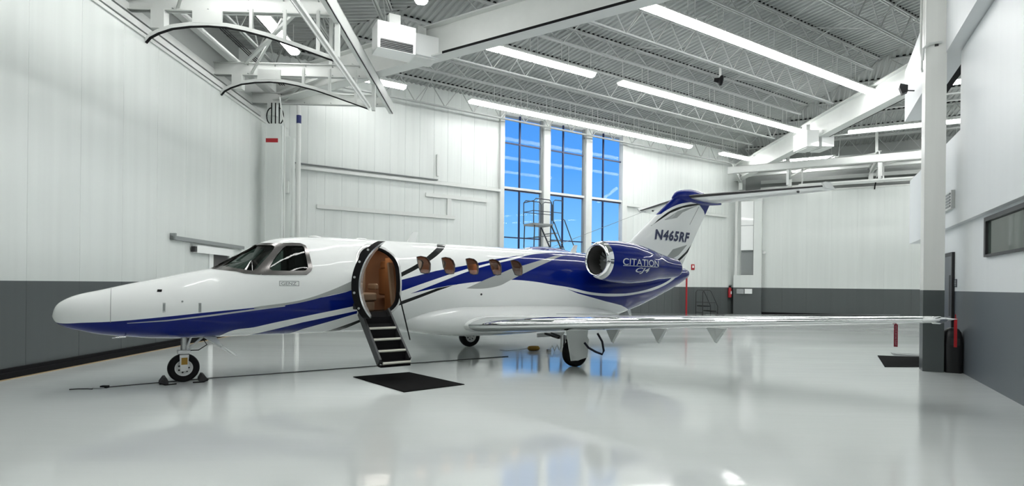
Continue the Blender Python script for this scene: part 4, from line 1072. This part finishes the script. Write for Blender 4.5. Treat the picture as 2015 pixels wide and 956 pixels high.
# ---- engines
inl = at(1172.5, 511.5, 1, -1.36); aft = at(1327, 528, 1, -1.28)
M_eng = mat('engine_blue', PB, .35, coat=1, spec=.05); M_eng.node_tree.nodes['Principled BSDF'].inputs['Coat IOR'].default_value = 1.27
def engine(s):
    e = empty('engine', (0, 0, 0)); e.parent = jet
    x0 = inl.x; L = aft.x-x0
    prof = [(0, .355), (.05, .395), (.14, .425), (.3, .45), (.6, .475), (.95, .48), (1.3, .455), (1.7, .40), (2.1, .32), (L, .235)]
    pr = pchip([p[0] for p in prof], [p[1] for p in prof])
    cz = lambda x: inl.z+(aft.z-inl.z)*(x/L)**1.2 if x > 0 else inl.z
    yc = lambda x: s*1.36-s*.08*(x/L)
    def rg(x, r, n=48): return [Vector((x0+x, yc(max(x, 0))+r*math.cos(q), cz(x)+r*math.sin(q))) for q in [2*math.pi*k/n for k in range(n)]]
    xs = [.14+(L-.14)*i/40 for i in range(41)]
    nac = MB().loft([rg(x, pr(x)) for x in xs], False); no_ = nac.build('nacelle', M_eng, e, True, 0)
    lip = [(.14, .4255), (.09, .412), (.05, .398), (.02, .380), (.0, .357), (-.005, .345), (.0, .332), (.02, .318), (.06, .308)]
    MB().loft([rg(x, r) for x, r in lip], False).build('inlet_lip', M_chrome, e, True, 0)
    MB().loft([rg(x, r) for x, r in ((.06, .308), (.2, .30), (.45, .31))], False).build('inlet_duct', mat('inlet_grey', (.06, .06, .058), .5), e, True, 0)
    MB().loft([rg(.45, r) for r in (.31, .2, .08)], False).build('fan_disc', M_dark, e)
    m = MB()
    for k in range(18):
        a = 2*math.pi*k/18; d0 = Vector((0, math.cos(a), math.sin(a))); tq = Vector((0, -math.sin(a), math.cos(a))); c0 = Vector((x0+.42, yc(.42), cz(.42)))
        m.add([c0+d0*.07+tq*.02, c0+d0*.07-tq*.02+Vector((.03, 0, 0)), c0+d0*.30-tq*.05+Vector((.03, 0, 0)), c0+d0*.30+tq*.05-Vector((.02, 0, 0))], [(0, 1, 2, 3)])
    m.build('fan_blades', M_grey, e)
    MB().lathe([(.0, -.16), (.035, -.12), (.07, -.04), (.09, .03)], (x0+.40, yc(.4), cz(.4)), (1, 0, 0), 20).build('spinner', M_grey, e, True)
    MB().loft([rg(L-.02, .236), rg(L+.07, .20), rg(L+.07, .175), rg(L-.2, .2)], False).build('exhaust', M_alu, e, True, 0)
    # pylon
    R = []
    for yy in (.55, 1.1):
        R.append([(x0+.5+x*1.9, s*yy, inl.z-.06+.09*h_) for x, h_ in ((0, 0), (.15, 1), (.5, 1.2), (.85, .6), (1, 0), (.85, -.6), (.5, -1.2), (.15, -1))])
    MB().loft(R).build('pylon', M_eng, e, True)
    return e, nac, no_
eL, nacL, _ = engine(-1); eR, nacR, _ = engine(1)
BVN = BVHTree.FromPolygons([Vector(v) for v in nacL.v], nacL.f)
# ---- fin
finP = dict(le0=at(1218, 496, 1, 0), le1=at(1329, 384, 1, 0), te1=at(1394, 409, 1, 0), te0=at(1336, 534, 1, 0))
def fin_sections():
    S = []
    z0, z1 = 2.15, 4.16
    l0, l1, t0, t1 = finP['le0'], finP['le1'], finP['te0'], finP['te1']
    for i in range(30):
        z = z0+(z1-z0)*i/29
        lx = l0.x+(l1.x-l0.x)*(z-l0.z)/(l1.z-l0.z); tx = t0.x+(t1.x-t0.x)*(z-t0.z)/(t1.z-t0.z); ch = tx-lx
        P = foil(20, .10); S.append([(lx+x*ch, a*ch, z) for x, a, b in P][::-1]+[(lx+x*ch, -a*ch, z) for x, a, b in P][1:-1])
    return S
finM = MB().loft(fin_sections()); BVF = BVHTree.FromPolygons([Vector(v) for v in finM.v], finM.f)
finshapes = [
 (PB, [('L', 12.5, 6), ('L', 16.5, 6)], [(1300, 421), (1306, 417), (1330, 404), (1352, 398.5), (1374, 397.5), (1400, 398.5)]),
 (PK, [(1281, 443.5), (1297, 430.3), (1319, 414.6), (1343, 405.3), (1369, 400.8), (1396, 402)], [(1281, 444.5), (1295, 435), (1319, 419), (1343, 409), (1374, 403.6), (1396, 403.6)]),
 (PG, [(1308, 432), (1320, 424.5), (1334, 415.5), (1350, 410), (1372, 404.5)], [(1308, 433), (1332, 428.6), (1343, 418), (1358, 411), (1372, 405)]),
 (PB, [(1377, 403.5), (1396, 404)], [(1377, 404), (1384.7, 414.8), (1388, 424.7), (1396, 424)]),
 (PG, [(1311, 506.5), (1324, 490.5), (1352, 481.6)], [(1311, 507.5), (1318, 512), (1336, 501.5), (1352, 482)]),
 (PK, [(1322, 520.5), (1325, 518.5), (1349.6, 495.5), (1362.5, 478.2), (1371, 462), (1373, 461)], [(1322, 523), (1327, 520.5), (1349.6, 500.6), (1365, 481.8), (1372.4, 464.2), (1373, 463.5)]),
]
M_fin = livery('fin_paint', finshapes, PW, BVF, 0)
fin = finM.build('vertical_fin', M_fin, jet, True, 0)
# rudder hinge line
a, b_ = at(1376, 405, 1, -.09), at(1327, 497, 1, -.09)
MB().bar(surf(1375, 407, BVF)[0]+Vector((0, -.003, 0)), surf(1357, 442, BVF)[0]+Vector((0, -.003, 0)), .012, .006, (0, 1, 0)).build('rudder_hinge_line', M_grey, fin)
# dorsal fillet
MB().prism([(10.6, -.03, 2.36), (11.75, -.05, 2.60), (13.0, -.05, 2.5), (13.0, -.05, 2.1), (10.6, -.03, 2.1)], (0, .09, 0)).build('dorsal_fillet', M_white, jet)
# bullet fairing
BU = [13.62, 13.8, 14.1, 14.5, 15.0, 15.5, 15.95]
but, bub, buw = pchip(BU, [4.16, 4.33, 4.42, 4.46, 4.42, 4.34, 4.20]), pchip(BU, [4.08, 4.06, 4.04, 4.03, 4.04, 4.08, 4.14]), pchip(BU, [.02, .08, .13, .155, .14, .09, .02])
MB().loft([[Vector((x, buw(x)*math.cos(q), (but(x)+bub(x))/2+(but(x)-bub(x))/2*math.sin(q))) for q in [2*math.pi*k/32 for k in range(32)]] for x in [13.62+2.33*i/40 for i in range(41)]]).build('tail_bullet', M_eng, jet, True, 0)
# ---- tailplane
sl0, sl1 = at(1352, 386, 1, -.1), at(1619, 365.5, 1, -3.12); st0, st1 = at(1408, 400, 1, -.1), at(1640, 374, 1, -3.12)
fr_ = at(1231, 412, 1, 3.12)
def stab(s):
    t_ = empty('tailplane', (0, 0, 0)); t_.parent = jet
    R, Lr = [], []
    for i in range(17):
        f = i/16; y = .05+3.07*f; lx = sl0.x+(sl1.x-sl0.x)*f; tx = st0.x+.1+(st1.x-st0.x-.1)*f; ch = tx-lx; z = sl0.z+(sl1.z-sl0.z)*f
        dz = (st0.z-sl0.z)*(1-f)+(st1.z-sl1.z)*f
        P = foil(16, .10); R.append([(lx+x*ch, s*y, z+dz*x+a*ch) for x, a, b in P][::-1]+[(lx+x*ch, s*y, z+dz*x+b*ch) for x, a, b in P][1:-1])
        Q = [p for p in foil(40, .10) if p[0] <= .09]
        Lr.append([(lx-.004+x*ch, s*y, z+a*ch+.003) for x, a, b in Q][::-1]+[(lx-.004+x*ch, s*y, z+b*ch-.003) for x, a, b in Q][1:])
    MB().loft(R).build('stabilizer_skin', M_white, t_, True, 0)
    MB().loft(Lr, False, False).build('deice_boot', M_dark, t_, True, 0)
    p = Vector((sl1.x, s*3.13, sl1.z)); c = st1.x-sl1.x
    MB().prism([p+Vector((.0, 0, .10)), p+Vector((-.12, 0, .06)), p+Vector((-.06, 0, .02)), p+Vector((.02, 0, -.06)), p+Vector((c*1.0, 0, -.05)), p+Vector((c*.45, 0, .12))], (0, s*.05, 0)).build('horn_tip', M_white, t_)
    MB().lathe([(.0, -.04), (.03, -.02), (.03, .03), (.0, .05)], Vector((sl1.x*.75+st1.x*.25-.2, s*2.5, sl1.z-.08)), (1, 0, 0), 8).build('hinge_bump', M_dark, t_)
stab(-1); stab(1)
# ---- writing
def text_mesh(body, size, bold=0, shear=0, spacing=1.0):
    cu = bpy.data.curves.new('txt', 'FONT'); cu.body = body; cu.size = size; cu.offset = bold; cu.shear = shear; cu.space_character = spacing; cu.resolution_u = 3
    ob = bpy.data.objects.new('txt', cu); C.objects.link(ob); bpy.context.view_layer.update()
    me_ = bpy.data.meshes.new_from_object(ob.evaluated_get(bpy.context.evaluated_depsgraph_get())); bpy.data.objects.remove(ob)
    return me_
def put_text(name, body, p0, p1, hgt, bv, m_, parent, bold=0, shear=0, off=.004, ysign=-1, space=1.0):
    me_ = text_mesh(body, 1.0, bold, shear, space); xs_ = [v.co.x for v in me_.vertices]; ys_ = [v.co.y for v in me_.vertices]
    w = max(xs_)-min(xs_); hh_ = max(ys_)-min(ys_)
    bm2 = bmesh.new(); bm2.from_mesh(me_); bmesh.ops.triangulate(bm2, faces=bm2.faces)
    for v in bm2.verts: v.co.x = (v.co.x-min(xs_))/w; v.co.y = (v.co.y-min(ys_))/hh_
    Lx = (p1[0]-p0[0])
    for v in bm2.verts:
        x = p0[0]+Lx*v.co.x; z = p0[1]+(p1[1]-p0[1])*v.co.x+hgt*v.co.y; v.co = (x, 0, z)
    for _ in range(4):
        es = [e for e in bm2.edges if e.calc_length() > .05]
        if not es: break
        bmesh.ops.subdivide_edges(bm2, edges=es, cuts=1); bmesh.ops.triangulate(bm2, faces=bm2.faces)
    for v in bm2.verts:
        h_ = bv.ray_cast(Vector((v.co.x, ysign*4, v.co.z)), Vector((0, -ysign, 0)))
        y = h_[0].y if h_[0] is not None else ysign*.9
        v.co.y = y+ysign*off
    me3 = bpy.data.meshes.new(name); bm2.to_mesh(me3); bm2.free(); return link(name, me3, m_, parent)
def nz_px(u, v, bv): p, n = surf(u, v, bv); return (p.x, p.z)
M_silver = mat('lettering_silver', (.62, .65, .68), .3, .3)
M_navyl = mat('lettering_navy', (.008, .014, .07), .3)
a, b2 = nz_px(1225, 521, BVN), nz_px(1296, 524, BVN); top_ = nz_px(1226, 507.5, BVN)
put_text('engine_lettering', 'CITATION', a, (b2[0], a[1]-.01), top_[1]-a[1], BVN, M_silver, eL, bold=.004)
u0_, u1_ = nz_px(1226, 523, BVN), nz_px(1294, 525.5, BVN)
a2, b3 = nz_px(1248, 538.5, BVN), nz_px(1275, 538.5, BVN); t2 = nz_px(1251, 526.0, BVN)
put_text('engine_lettering', 'CJ4', a2, (b3[0], a2[1]), t2[1]-a2[1], BVN, M_silver, eL, bold=.012, shear=.25)
m = MB(); n = 24
for i in range(n):
    xa, xb = u0_[0]+(u1_[0]-u0_[0])*i/n, u0_[0]+(u1_[0]-u0_[0])*(i+1)/n; q = []
    for x, z in ((xa, u0_[1]), (xb, u0_[1]), (xb, u0_[1]+.014), (xa, u0_[1]+.014)):
        h_ = BVN.ray_cast(Vector((x, -4, z)), Vector((0, 1, 0))); q.append((x, h_[0].y-.004, z))
    m.add(q, [(0, 1, 2, 3)])
m.build('engine_underline', M_silver, eL)
a, b2, t2 = nz_px(1288, 471, BVF), nz_px(1347, 477, BVF), nz_px(1291, 450, BVF)
put_text('registration', 'N465RF', a, (nz_px(1356, 477, BVF)[0], a[1]), t2[1]-a[1], BVF, M_navyl, fin, bold=.045, shear=.2, space=1.14)
put_text('registration_shadow', 'N465RF', (a[0]-.03, a[1]-.025), (nz_px(1356, 477, BVF)[0]-.03, a[1]-.025), t2[1]-a[1], BVF, M_silver, fin, bold=.045, shear=.2, off=.002, space=1.14)
M_badge = mat('badge_grey', (.22, .24, .24), .4)
a, b2, t2 = nz_px(552, 560.5, BV), nz_px(587, 560.5, BV), nz_px(552, 554.5, BV)
put_text('badge_lettering', 'GENZ', (a[0]+.01, a[1]), (b2[0]-.03, a[1]), t2[1]-a[1], BV, M_badge, fuse, bold=.006)
m = MB(); q = [nz_px(549.5, 552.5, BV), nz_px(588.5, 552.5, BV), nz_px(588.5, 562.5, BV), nz_px(549.5, 562.5, BV)]
xa, xb, za_, zb2 = q[0][0], q[1][0], q[3][1], q[0][1]
def on_f(x, z, o_=.004): return (x, -half_y(x, z)-o_, z)
for (x0_, x1_, z0_, z1_) in ((xa, xb, zb2-.008, zb2), (xa, xb, za_, za_+.008), (xa, xa+.008, za_, zb2), (xb-.008, xb, za_, zb2)):
    m.add([on_f(x0_, z0_), on_f(x1_, z0_), on_f(x1_, z1_), on_f(x0_, z1_)], [(0, 1, 2, 3)])
m.build('badge_border', M_badge, fuse)
# ---- small fittings on the skin
def fit(name, px, py, mb_m, r=.03, h=.008):
    p, n = surf(px, py); MB().lathe([(r, -.004), (r, h), (r*.6, h+.004)], p, n, 12).build(name, mb_m, jet)
p, n = surf(314, 572); MB().box(-.03, .03, -.006, .004, -.022, .022, Matrix.Translation(p) @ n.to_track_quat('-Y', 'Z').to_matrix().to_4x4()).build('static_port', M_black, jet)
fit('port_cap', 359, 593, M_grey, .014)
for px in (323, 393.5):
    p, n = surf(px, 605); Mx = Matrix.Translation(p) @ n.to_track_quat('-Y', 'Z').to_matrix().to_4x4()
    MB().box(-.018, .018, -.006, .004, -.07, .07, Mx).build('baggage_latch', M_alu, jet); MB().box(-.010, .010, -.010, -.006, -.05, .05, Mx).build('latch_lever', M_grey, jet)
fit('fuel_vent', 947, 579, M_dark, .022)
# nose seam
sx = at(218, 600, 1, -.3).x
ringp = [p for p in section(sx, 64)]; MB().tube([Vector((p.x, p.y*1.001, p.z)) for p in ringp if p.y < .2 and p.z > .98], .004, 5).build('radome_seam', M_grey, jet)
# pitot probe
p, n = surf(247, 655); MB().tube([p, p+Vector((-.0, -.05, -.05)), p+Vector((-.16, -.06, -.06))], [.014, .014, .008], 8).build('pitot_probe', M_alu, jet, True)
# antennas on the roof
def blade(px0, px1, py_top, name, m_=M_white):
    a = at(px0, 480, 1, 0); z0_ = ft(a.x)-.02; zt = at((px0+px1)/2, py_top, 1, 0).z; b = at(px1, 480, 1, 0); L_ = b.x-a.x
    MB().prism([(a.x, -.012, z0_), (a.x+L_*.75, -.012, z0_), (b.x, -.012, zt), (a.x+L_*.55, -.012, zt)], (0, .024, 0)).build(name, m_, jet)
blade(800, 822, 456, 'blade_antenna'); blade(1122, 1136, 482, 'blade_antenna')
for px in (620, 711):
    p = at(px, 470, 1, 0); MB().lathe([(.12, 0), (.11, .012), (.06, .026), (.01, .03)], (p.x, 0, ft(p.x)-.004), (0, 0, 1), 20).build('gps_antenna', M_white, jet, True)
# wire from fin to roof (HF antenna)
MB().tube([at(1318, 398, 1, .0)+Vector((0, .1, 0)), (9.0, .05, ft(9.0))], .006, 5).build('wire_antenna', M_grey, jet)
# emergency exit gap line, lower blade antenna, skid
MB().box(9.9, 10.2, -.3, -.22, .56, .64).build('drain_mast', M_white, jet)
for px, py in ((1202, 622), (1233, 612)):
    p = at(px, py, 1, 0); MB().prism([(p.x, -.01, fb(p.x)+.05), (p.x+.12, -.01, fb(p.x)+.05), (p.x+.2, -.01, fb(p.x)-.22), (p.x+.14, -.01, fb(p.x)-.22)], (0, .02, 0)).build('belly_antenna', M_white, jet)
# panel lines on the fairing
for (xx0, xx1, z) in ((6.05, 9.2, 1.17),):
    m = MB(); n = 40
    BVB = BVHTree.FromPolygons([v for i in range(51) for v in fsec(5.0+6.3*i/50)], [(i*48+j, i*48+(j+1) % 48, (i+1)*48+(j+1) % 48, (i+1)*48+j) for i in range(50) for j in range(48)])
    for i in range(n):
        q = []
        for x, zz in ((xx0+(xx1-xx0)*i/n, z), (xx0+(xx1-xx0)*(i+1)/n, z), (xx0+(xx1-xx0)*(i+1)/n, z+.006), (xx0+(xx1-xx0)*i/n, z+.006)):
            h_ = BVB.ray_cast(Vector((x, -3, zz)), Vector((0, 1, 0))); q.append((x, (h_[0].y if h_[0] else -.9)-.003, zz))
        m.add(q, [(0, 1, 2, 3)])
    m.build('panel_line', M_grey, jet)
# ---- landing gear
M_tire = mat('tire', (.008, .008, .009), .75, spec=.2); M_hub = mat('hub_white', (.70, .71, .70), .3)
def wheel(par, x, y, r, w, hub_r):
    t_ = MB().lathe([(hub_r, -w*.38), (r*.86, -w*.5), (r*.95, -w*.42), (r, -w*.2), (r, w*.2), (r*.95, w*.42), (r*.86, w*.5), (hub_r, w*.38), (hub_r, -w*.38)], (x, y, r), (0, 1, 0), 40, False).build('tire', M_tire, par, True)
    m = MB().lathe([(hub_r*1.02, -w*.40), (hub_r*.9, -w*.36), (hub_r*.75, -w*.22), (hub_r*.25, -w*.30), (.01, -w*.34)], (x, y, r), (0, 1, 0), 32, False)
    m.lathe([(hub_r*1.02, w*.40), (hub_r*.9, w*.36), (hub_r*.75, w*.22), (hub_r*.25, w*.30), (.01, w*.34)], (x, y, r), (0, 1, 0), 32, False)
    hb = m.build('hub', M_hub, par, True)
    m = MB()
    for k in range(7):
        a = 2*math.pi*k/7
        for s in (-1, 1): m.lathe([(hub_r*.11, 0), (hub_r*.11, .006)], (x+hub_r*.58*math.cos(a), y+s*w*.265, r+hub_r*.58*math.sin(a)), (0, s, 0), 8)
    for s in (-1, 1): m.lathe([(hub_r*.16, 0), (hub_r*.16, .02)], (x, y+s*w*.33, r), (0, s, 0), 10)
    m.build('hub_bolts', M_dark, par)
ng = empty('nose_gear', (0, 0, 0)); ng.parent = jet
gx = 1.63; R_ = .225
wheel(ng, gx, 0, R_, .13, .125)
MB().lathe([(.045, .50), (.045, .78)], (gx-.0, 0, 0), (0, 0, 1), 16).build('strut', M_alu, ng, True)
MB().lathe([(.062, .44), (.062, .50)], (gx, 0, 0), (0, 0, 1), 16).box(gx-.085, gx+.085, -.10, .10, .455, .505).build('torque_collar', M_hub, ng)
for s in (-1, 1):
    MB().prism([(gx-.05, s*.085, R_-.04), (gx+.05, s*.085, R_-.04), (gx+.065, s*.085, .44), (gx-.065, s*.085, .44)], (0, s*.022, 0)).build('fork', M_hub, ng)
    MB().box(gx-.04, gx+.045, s*.1085-.002, s*.1085+.002, R_+.06, R_+.17).build('yellow_decal', mat('decal_yellow', (.32, .18, .015), .5), ng)
MB().bar((gx+.10, 0, .72), (gx+.03, 0, .50), .05, .03).bar((gx+.30, 0, .74), (gx+.07, 0, .52), .04, .03).build('torque_link', M_hub, ng)
MB().tube([(gx+.05, -.04, .50), (gx+.2, -.06, .50), (gx+.32, -.05, .58), (gx+.26, -.05, .68)], .008, 6).build('brake_hose', M_black, ng, True)
MB().prism([(gx+.22, -.12, .74), (gx+.42, -.12, .74), (gx+.52, -.28, .56), (gx+.74, -.30, .40), (gx+.70, -.30, .40), (gx+.50, -.28, .52)], (.0, .02, .01)).build('gear_door', M_white, ng)
def main_gear(s):
    g = empty('main_gear', (0, 0, 0)); g.parent = jet
    x, y, r = 8.16, s*2.03, .275
    wheel(g, x, y, r, .20, .15)
    MB().lathe([(.05, .28), (.05, .62)], (x-.18, y-s*.16, 0), (0, 0, 1), 14).build('strut', M_alu, g, True)
    MB().bar((x-.18, y-s*.14, .42), (x, y-s*.12, r), .09, .09).build('trailing_link', M_hub, g)
    MB().bar((x-.10, y-s*.18, .60), (x-.02, y-s*.14, .32), .05, .05).build('shock_strut', M_alu, g)
    MB().bar((x-.25, y-s*.2, .56), (x-.15, y-s*.75, .60), .05, .04).bar((x-.05, y-s*.3, .55), (x+.05, y-s*.8, .6), .03, .03).build('side_brace', M_dark, g)
    yo = y+s*.125
    MB().prism([(x-.36, yo, .76), (x+.22, yo, .76), (x+.20, yo, .60), (x+.24, yo, .54), (x+.20, yo, .18), (x-.05, yo, .14), (x-.22, yo, .14)], (0, s*.02, 0)).build('gear_door', M_white, g)
    MB().prism([(x-.30, y-s*.85, .60), (x+.45, y-s*.85, .60), (x+.40, y-s*.85, .52), (x-.30, y-s*.85, .52)], (0, s*.02, 0)).build('inner_door', M_white, g)
    return g
main_gear(-1); main_gear(1)

# ================================================================== things around the jet
M_chock = mat('chock_rubber', (.04, .04, .043), .85, noise=.3, nscale=30, bump=.4, bscale=40)
wx = Matrix.Translation((PX, PY, 0)) @ Matrix.Rotation(TH, 4, 'Z')
def chock(x, sgn, label):
    q = wx @ Vector((x, 0, 0)); r = empty('wheel_chock', q, TH, label, 'chock', 'nose wheel chocks')
    pr = [(-.0, 0), (.12, 0), (.12, .03), (.07, .105), (.04, .11), (.0, .04)]
    MB().loft([[(sgn*a, y, b) for a, b in pr] for y in (-.13, -.12, .12, .13)]).build('wedge', M_chock, r)
    MB().tube([(sgn*.12, -.17, .03), (sgn*.05, -.24, .01), (-sgn*.1, -.22, .01)], .01, 6).build('rope', M_black, r)
chock(gx-.21, -1, 'grey rubber wheel chock in front of the nose wheel'); chock(gx+.21, 1, 'grey rubber wheel chock behind the nose wheel')
# yellow chock and loose fittings under the wing
q = floor_at(1050, 690); M_yel = mat('yellow_rubber', (.36, .20, .02), .6, noise=.2, nscale=10)
r = empty('yellow_float', q, .2, 'small yellow rubber chock on the floor left of the near main wheel', 'chock')
MB().lathe([(.02, -.15), (.055, -.12), (.062, -.05), (.062, .05), (.055, .12), (.02, .15)], (0, 0, .062), (1, 0, 0), 16).build('body', M_yel, r, True)
MB().tube([(-.15, 0, .06), (-.35, .1, .02), (-.6, .05, .01), (-.8, .2, .01)], .008, 6).build('rope', M_white, r, True)
q = floor_at(1080, 692)
r = empty('tow_pin_set', q, .5, 'loose white metal fittings on the floor by the near main wheel', 'fittings')
MB().tube([(0, 0, .02), (.1, 0, .14), (.16, 0, .02), (.24, 0, .16), (.3, 0, .03)], .015, 6).build('link', M_hub, r); MB().box(-.04, .04, -.04, .04, 0, .06).build('block', M_alu, r)
# black hose hanging from the wing
P = [at(1176, 656, 1, -2.45), at(1185, 672, 1, -2.45), at(1188, 690, 1, -2.45), at(1185, 697, 1, -2.42), at(1172, 692, 1, -2.35), at(1158, 684, 1, -2.28), at(1150, 674, 1, -2.24)]
ps = [wx @ p for p in P]
hs = empty('hanging_hose', (ps[3].x, ps[3].y, 0), 0, 'black hose looping down from the wing behind the near main wheel', 'hose')
MB().tube([p-Vector((ps[3].x, ps[3].y, 0)) for p in ps], .022, 8).build('hose', mat('hose_navy', (.006, .007, .02), .5), hs, True)
# remove-before-flight streamers
M_str = mat('streamer_red', (.30, .008, .03), .7); M_str2 = mat('streamer_bright_red', (.42, .006, .012), .7)
def streamer(P_, w_, L_, m_, text, label):
    d_ = (Vector((P_.x, P_.y, 0))).normalized(); rz = math.atan2(d_.y, d_.x)-math.pi/2
    r = empty('pitot_streamer', P_, rz, label, 'streamer')
    MB().box(-w_/2, w_/2, -.002, .002, -L_, 0).build('ribbon', m_, r)
    MB().tube([(0, 0, 0), (0, 0, .05)], .006, 6).build('cord', m_, r)
    if text:
        me_ = text_mesh(text, .7*w_); xs_ = [v.co.x for v in me_.vertices]; ys_ = [v.co.y for v in me_.vertices]
        ww = max(xs_)-min(xs_)
        for v in me_.vertices:
            x, y = (v.co.x-min(xs_))/ww*L_*.9, (v.co.y-min(ys_))
            v.co = (-w_*.25+y, -.004, -L_*.05-x) if False else (w_*.25-y, -.004, -L_*.95+x) if False else (y-w_*.22, -.004, -L_*.05-x)
        link('lettering', me_, mat('streamer_print', (.6, .35, .4), .6), r)
p = at(1763, 638, 1, -7.1); q = at(1763, 682, 1, -7.1)
streamer(wx @ p, .045, p.z-q.z, M_str, 'REMOVE BEFORE FLIGHT', 'dark red lettered ribbon hanging under the wing near its tip')
p = at(1880.5, 626, 1, -7.70); q = at(1880.5, 683, 1, -7.70)
streamer(wx @ p, .034, p.z-q.z, M_str2, None, 'bright red plain ribbon hanging from the wing tip before the black bin')
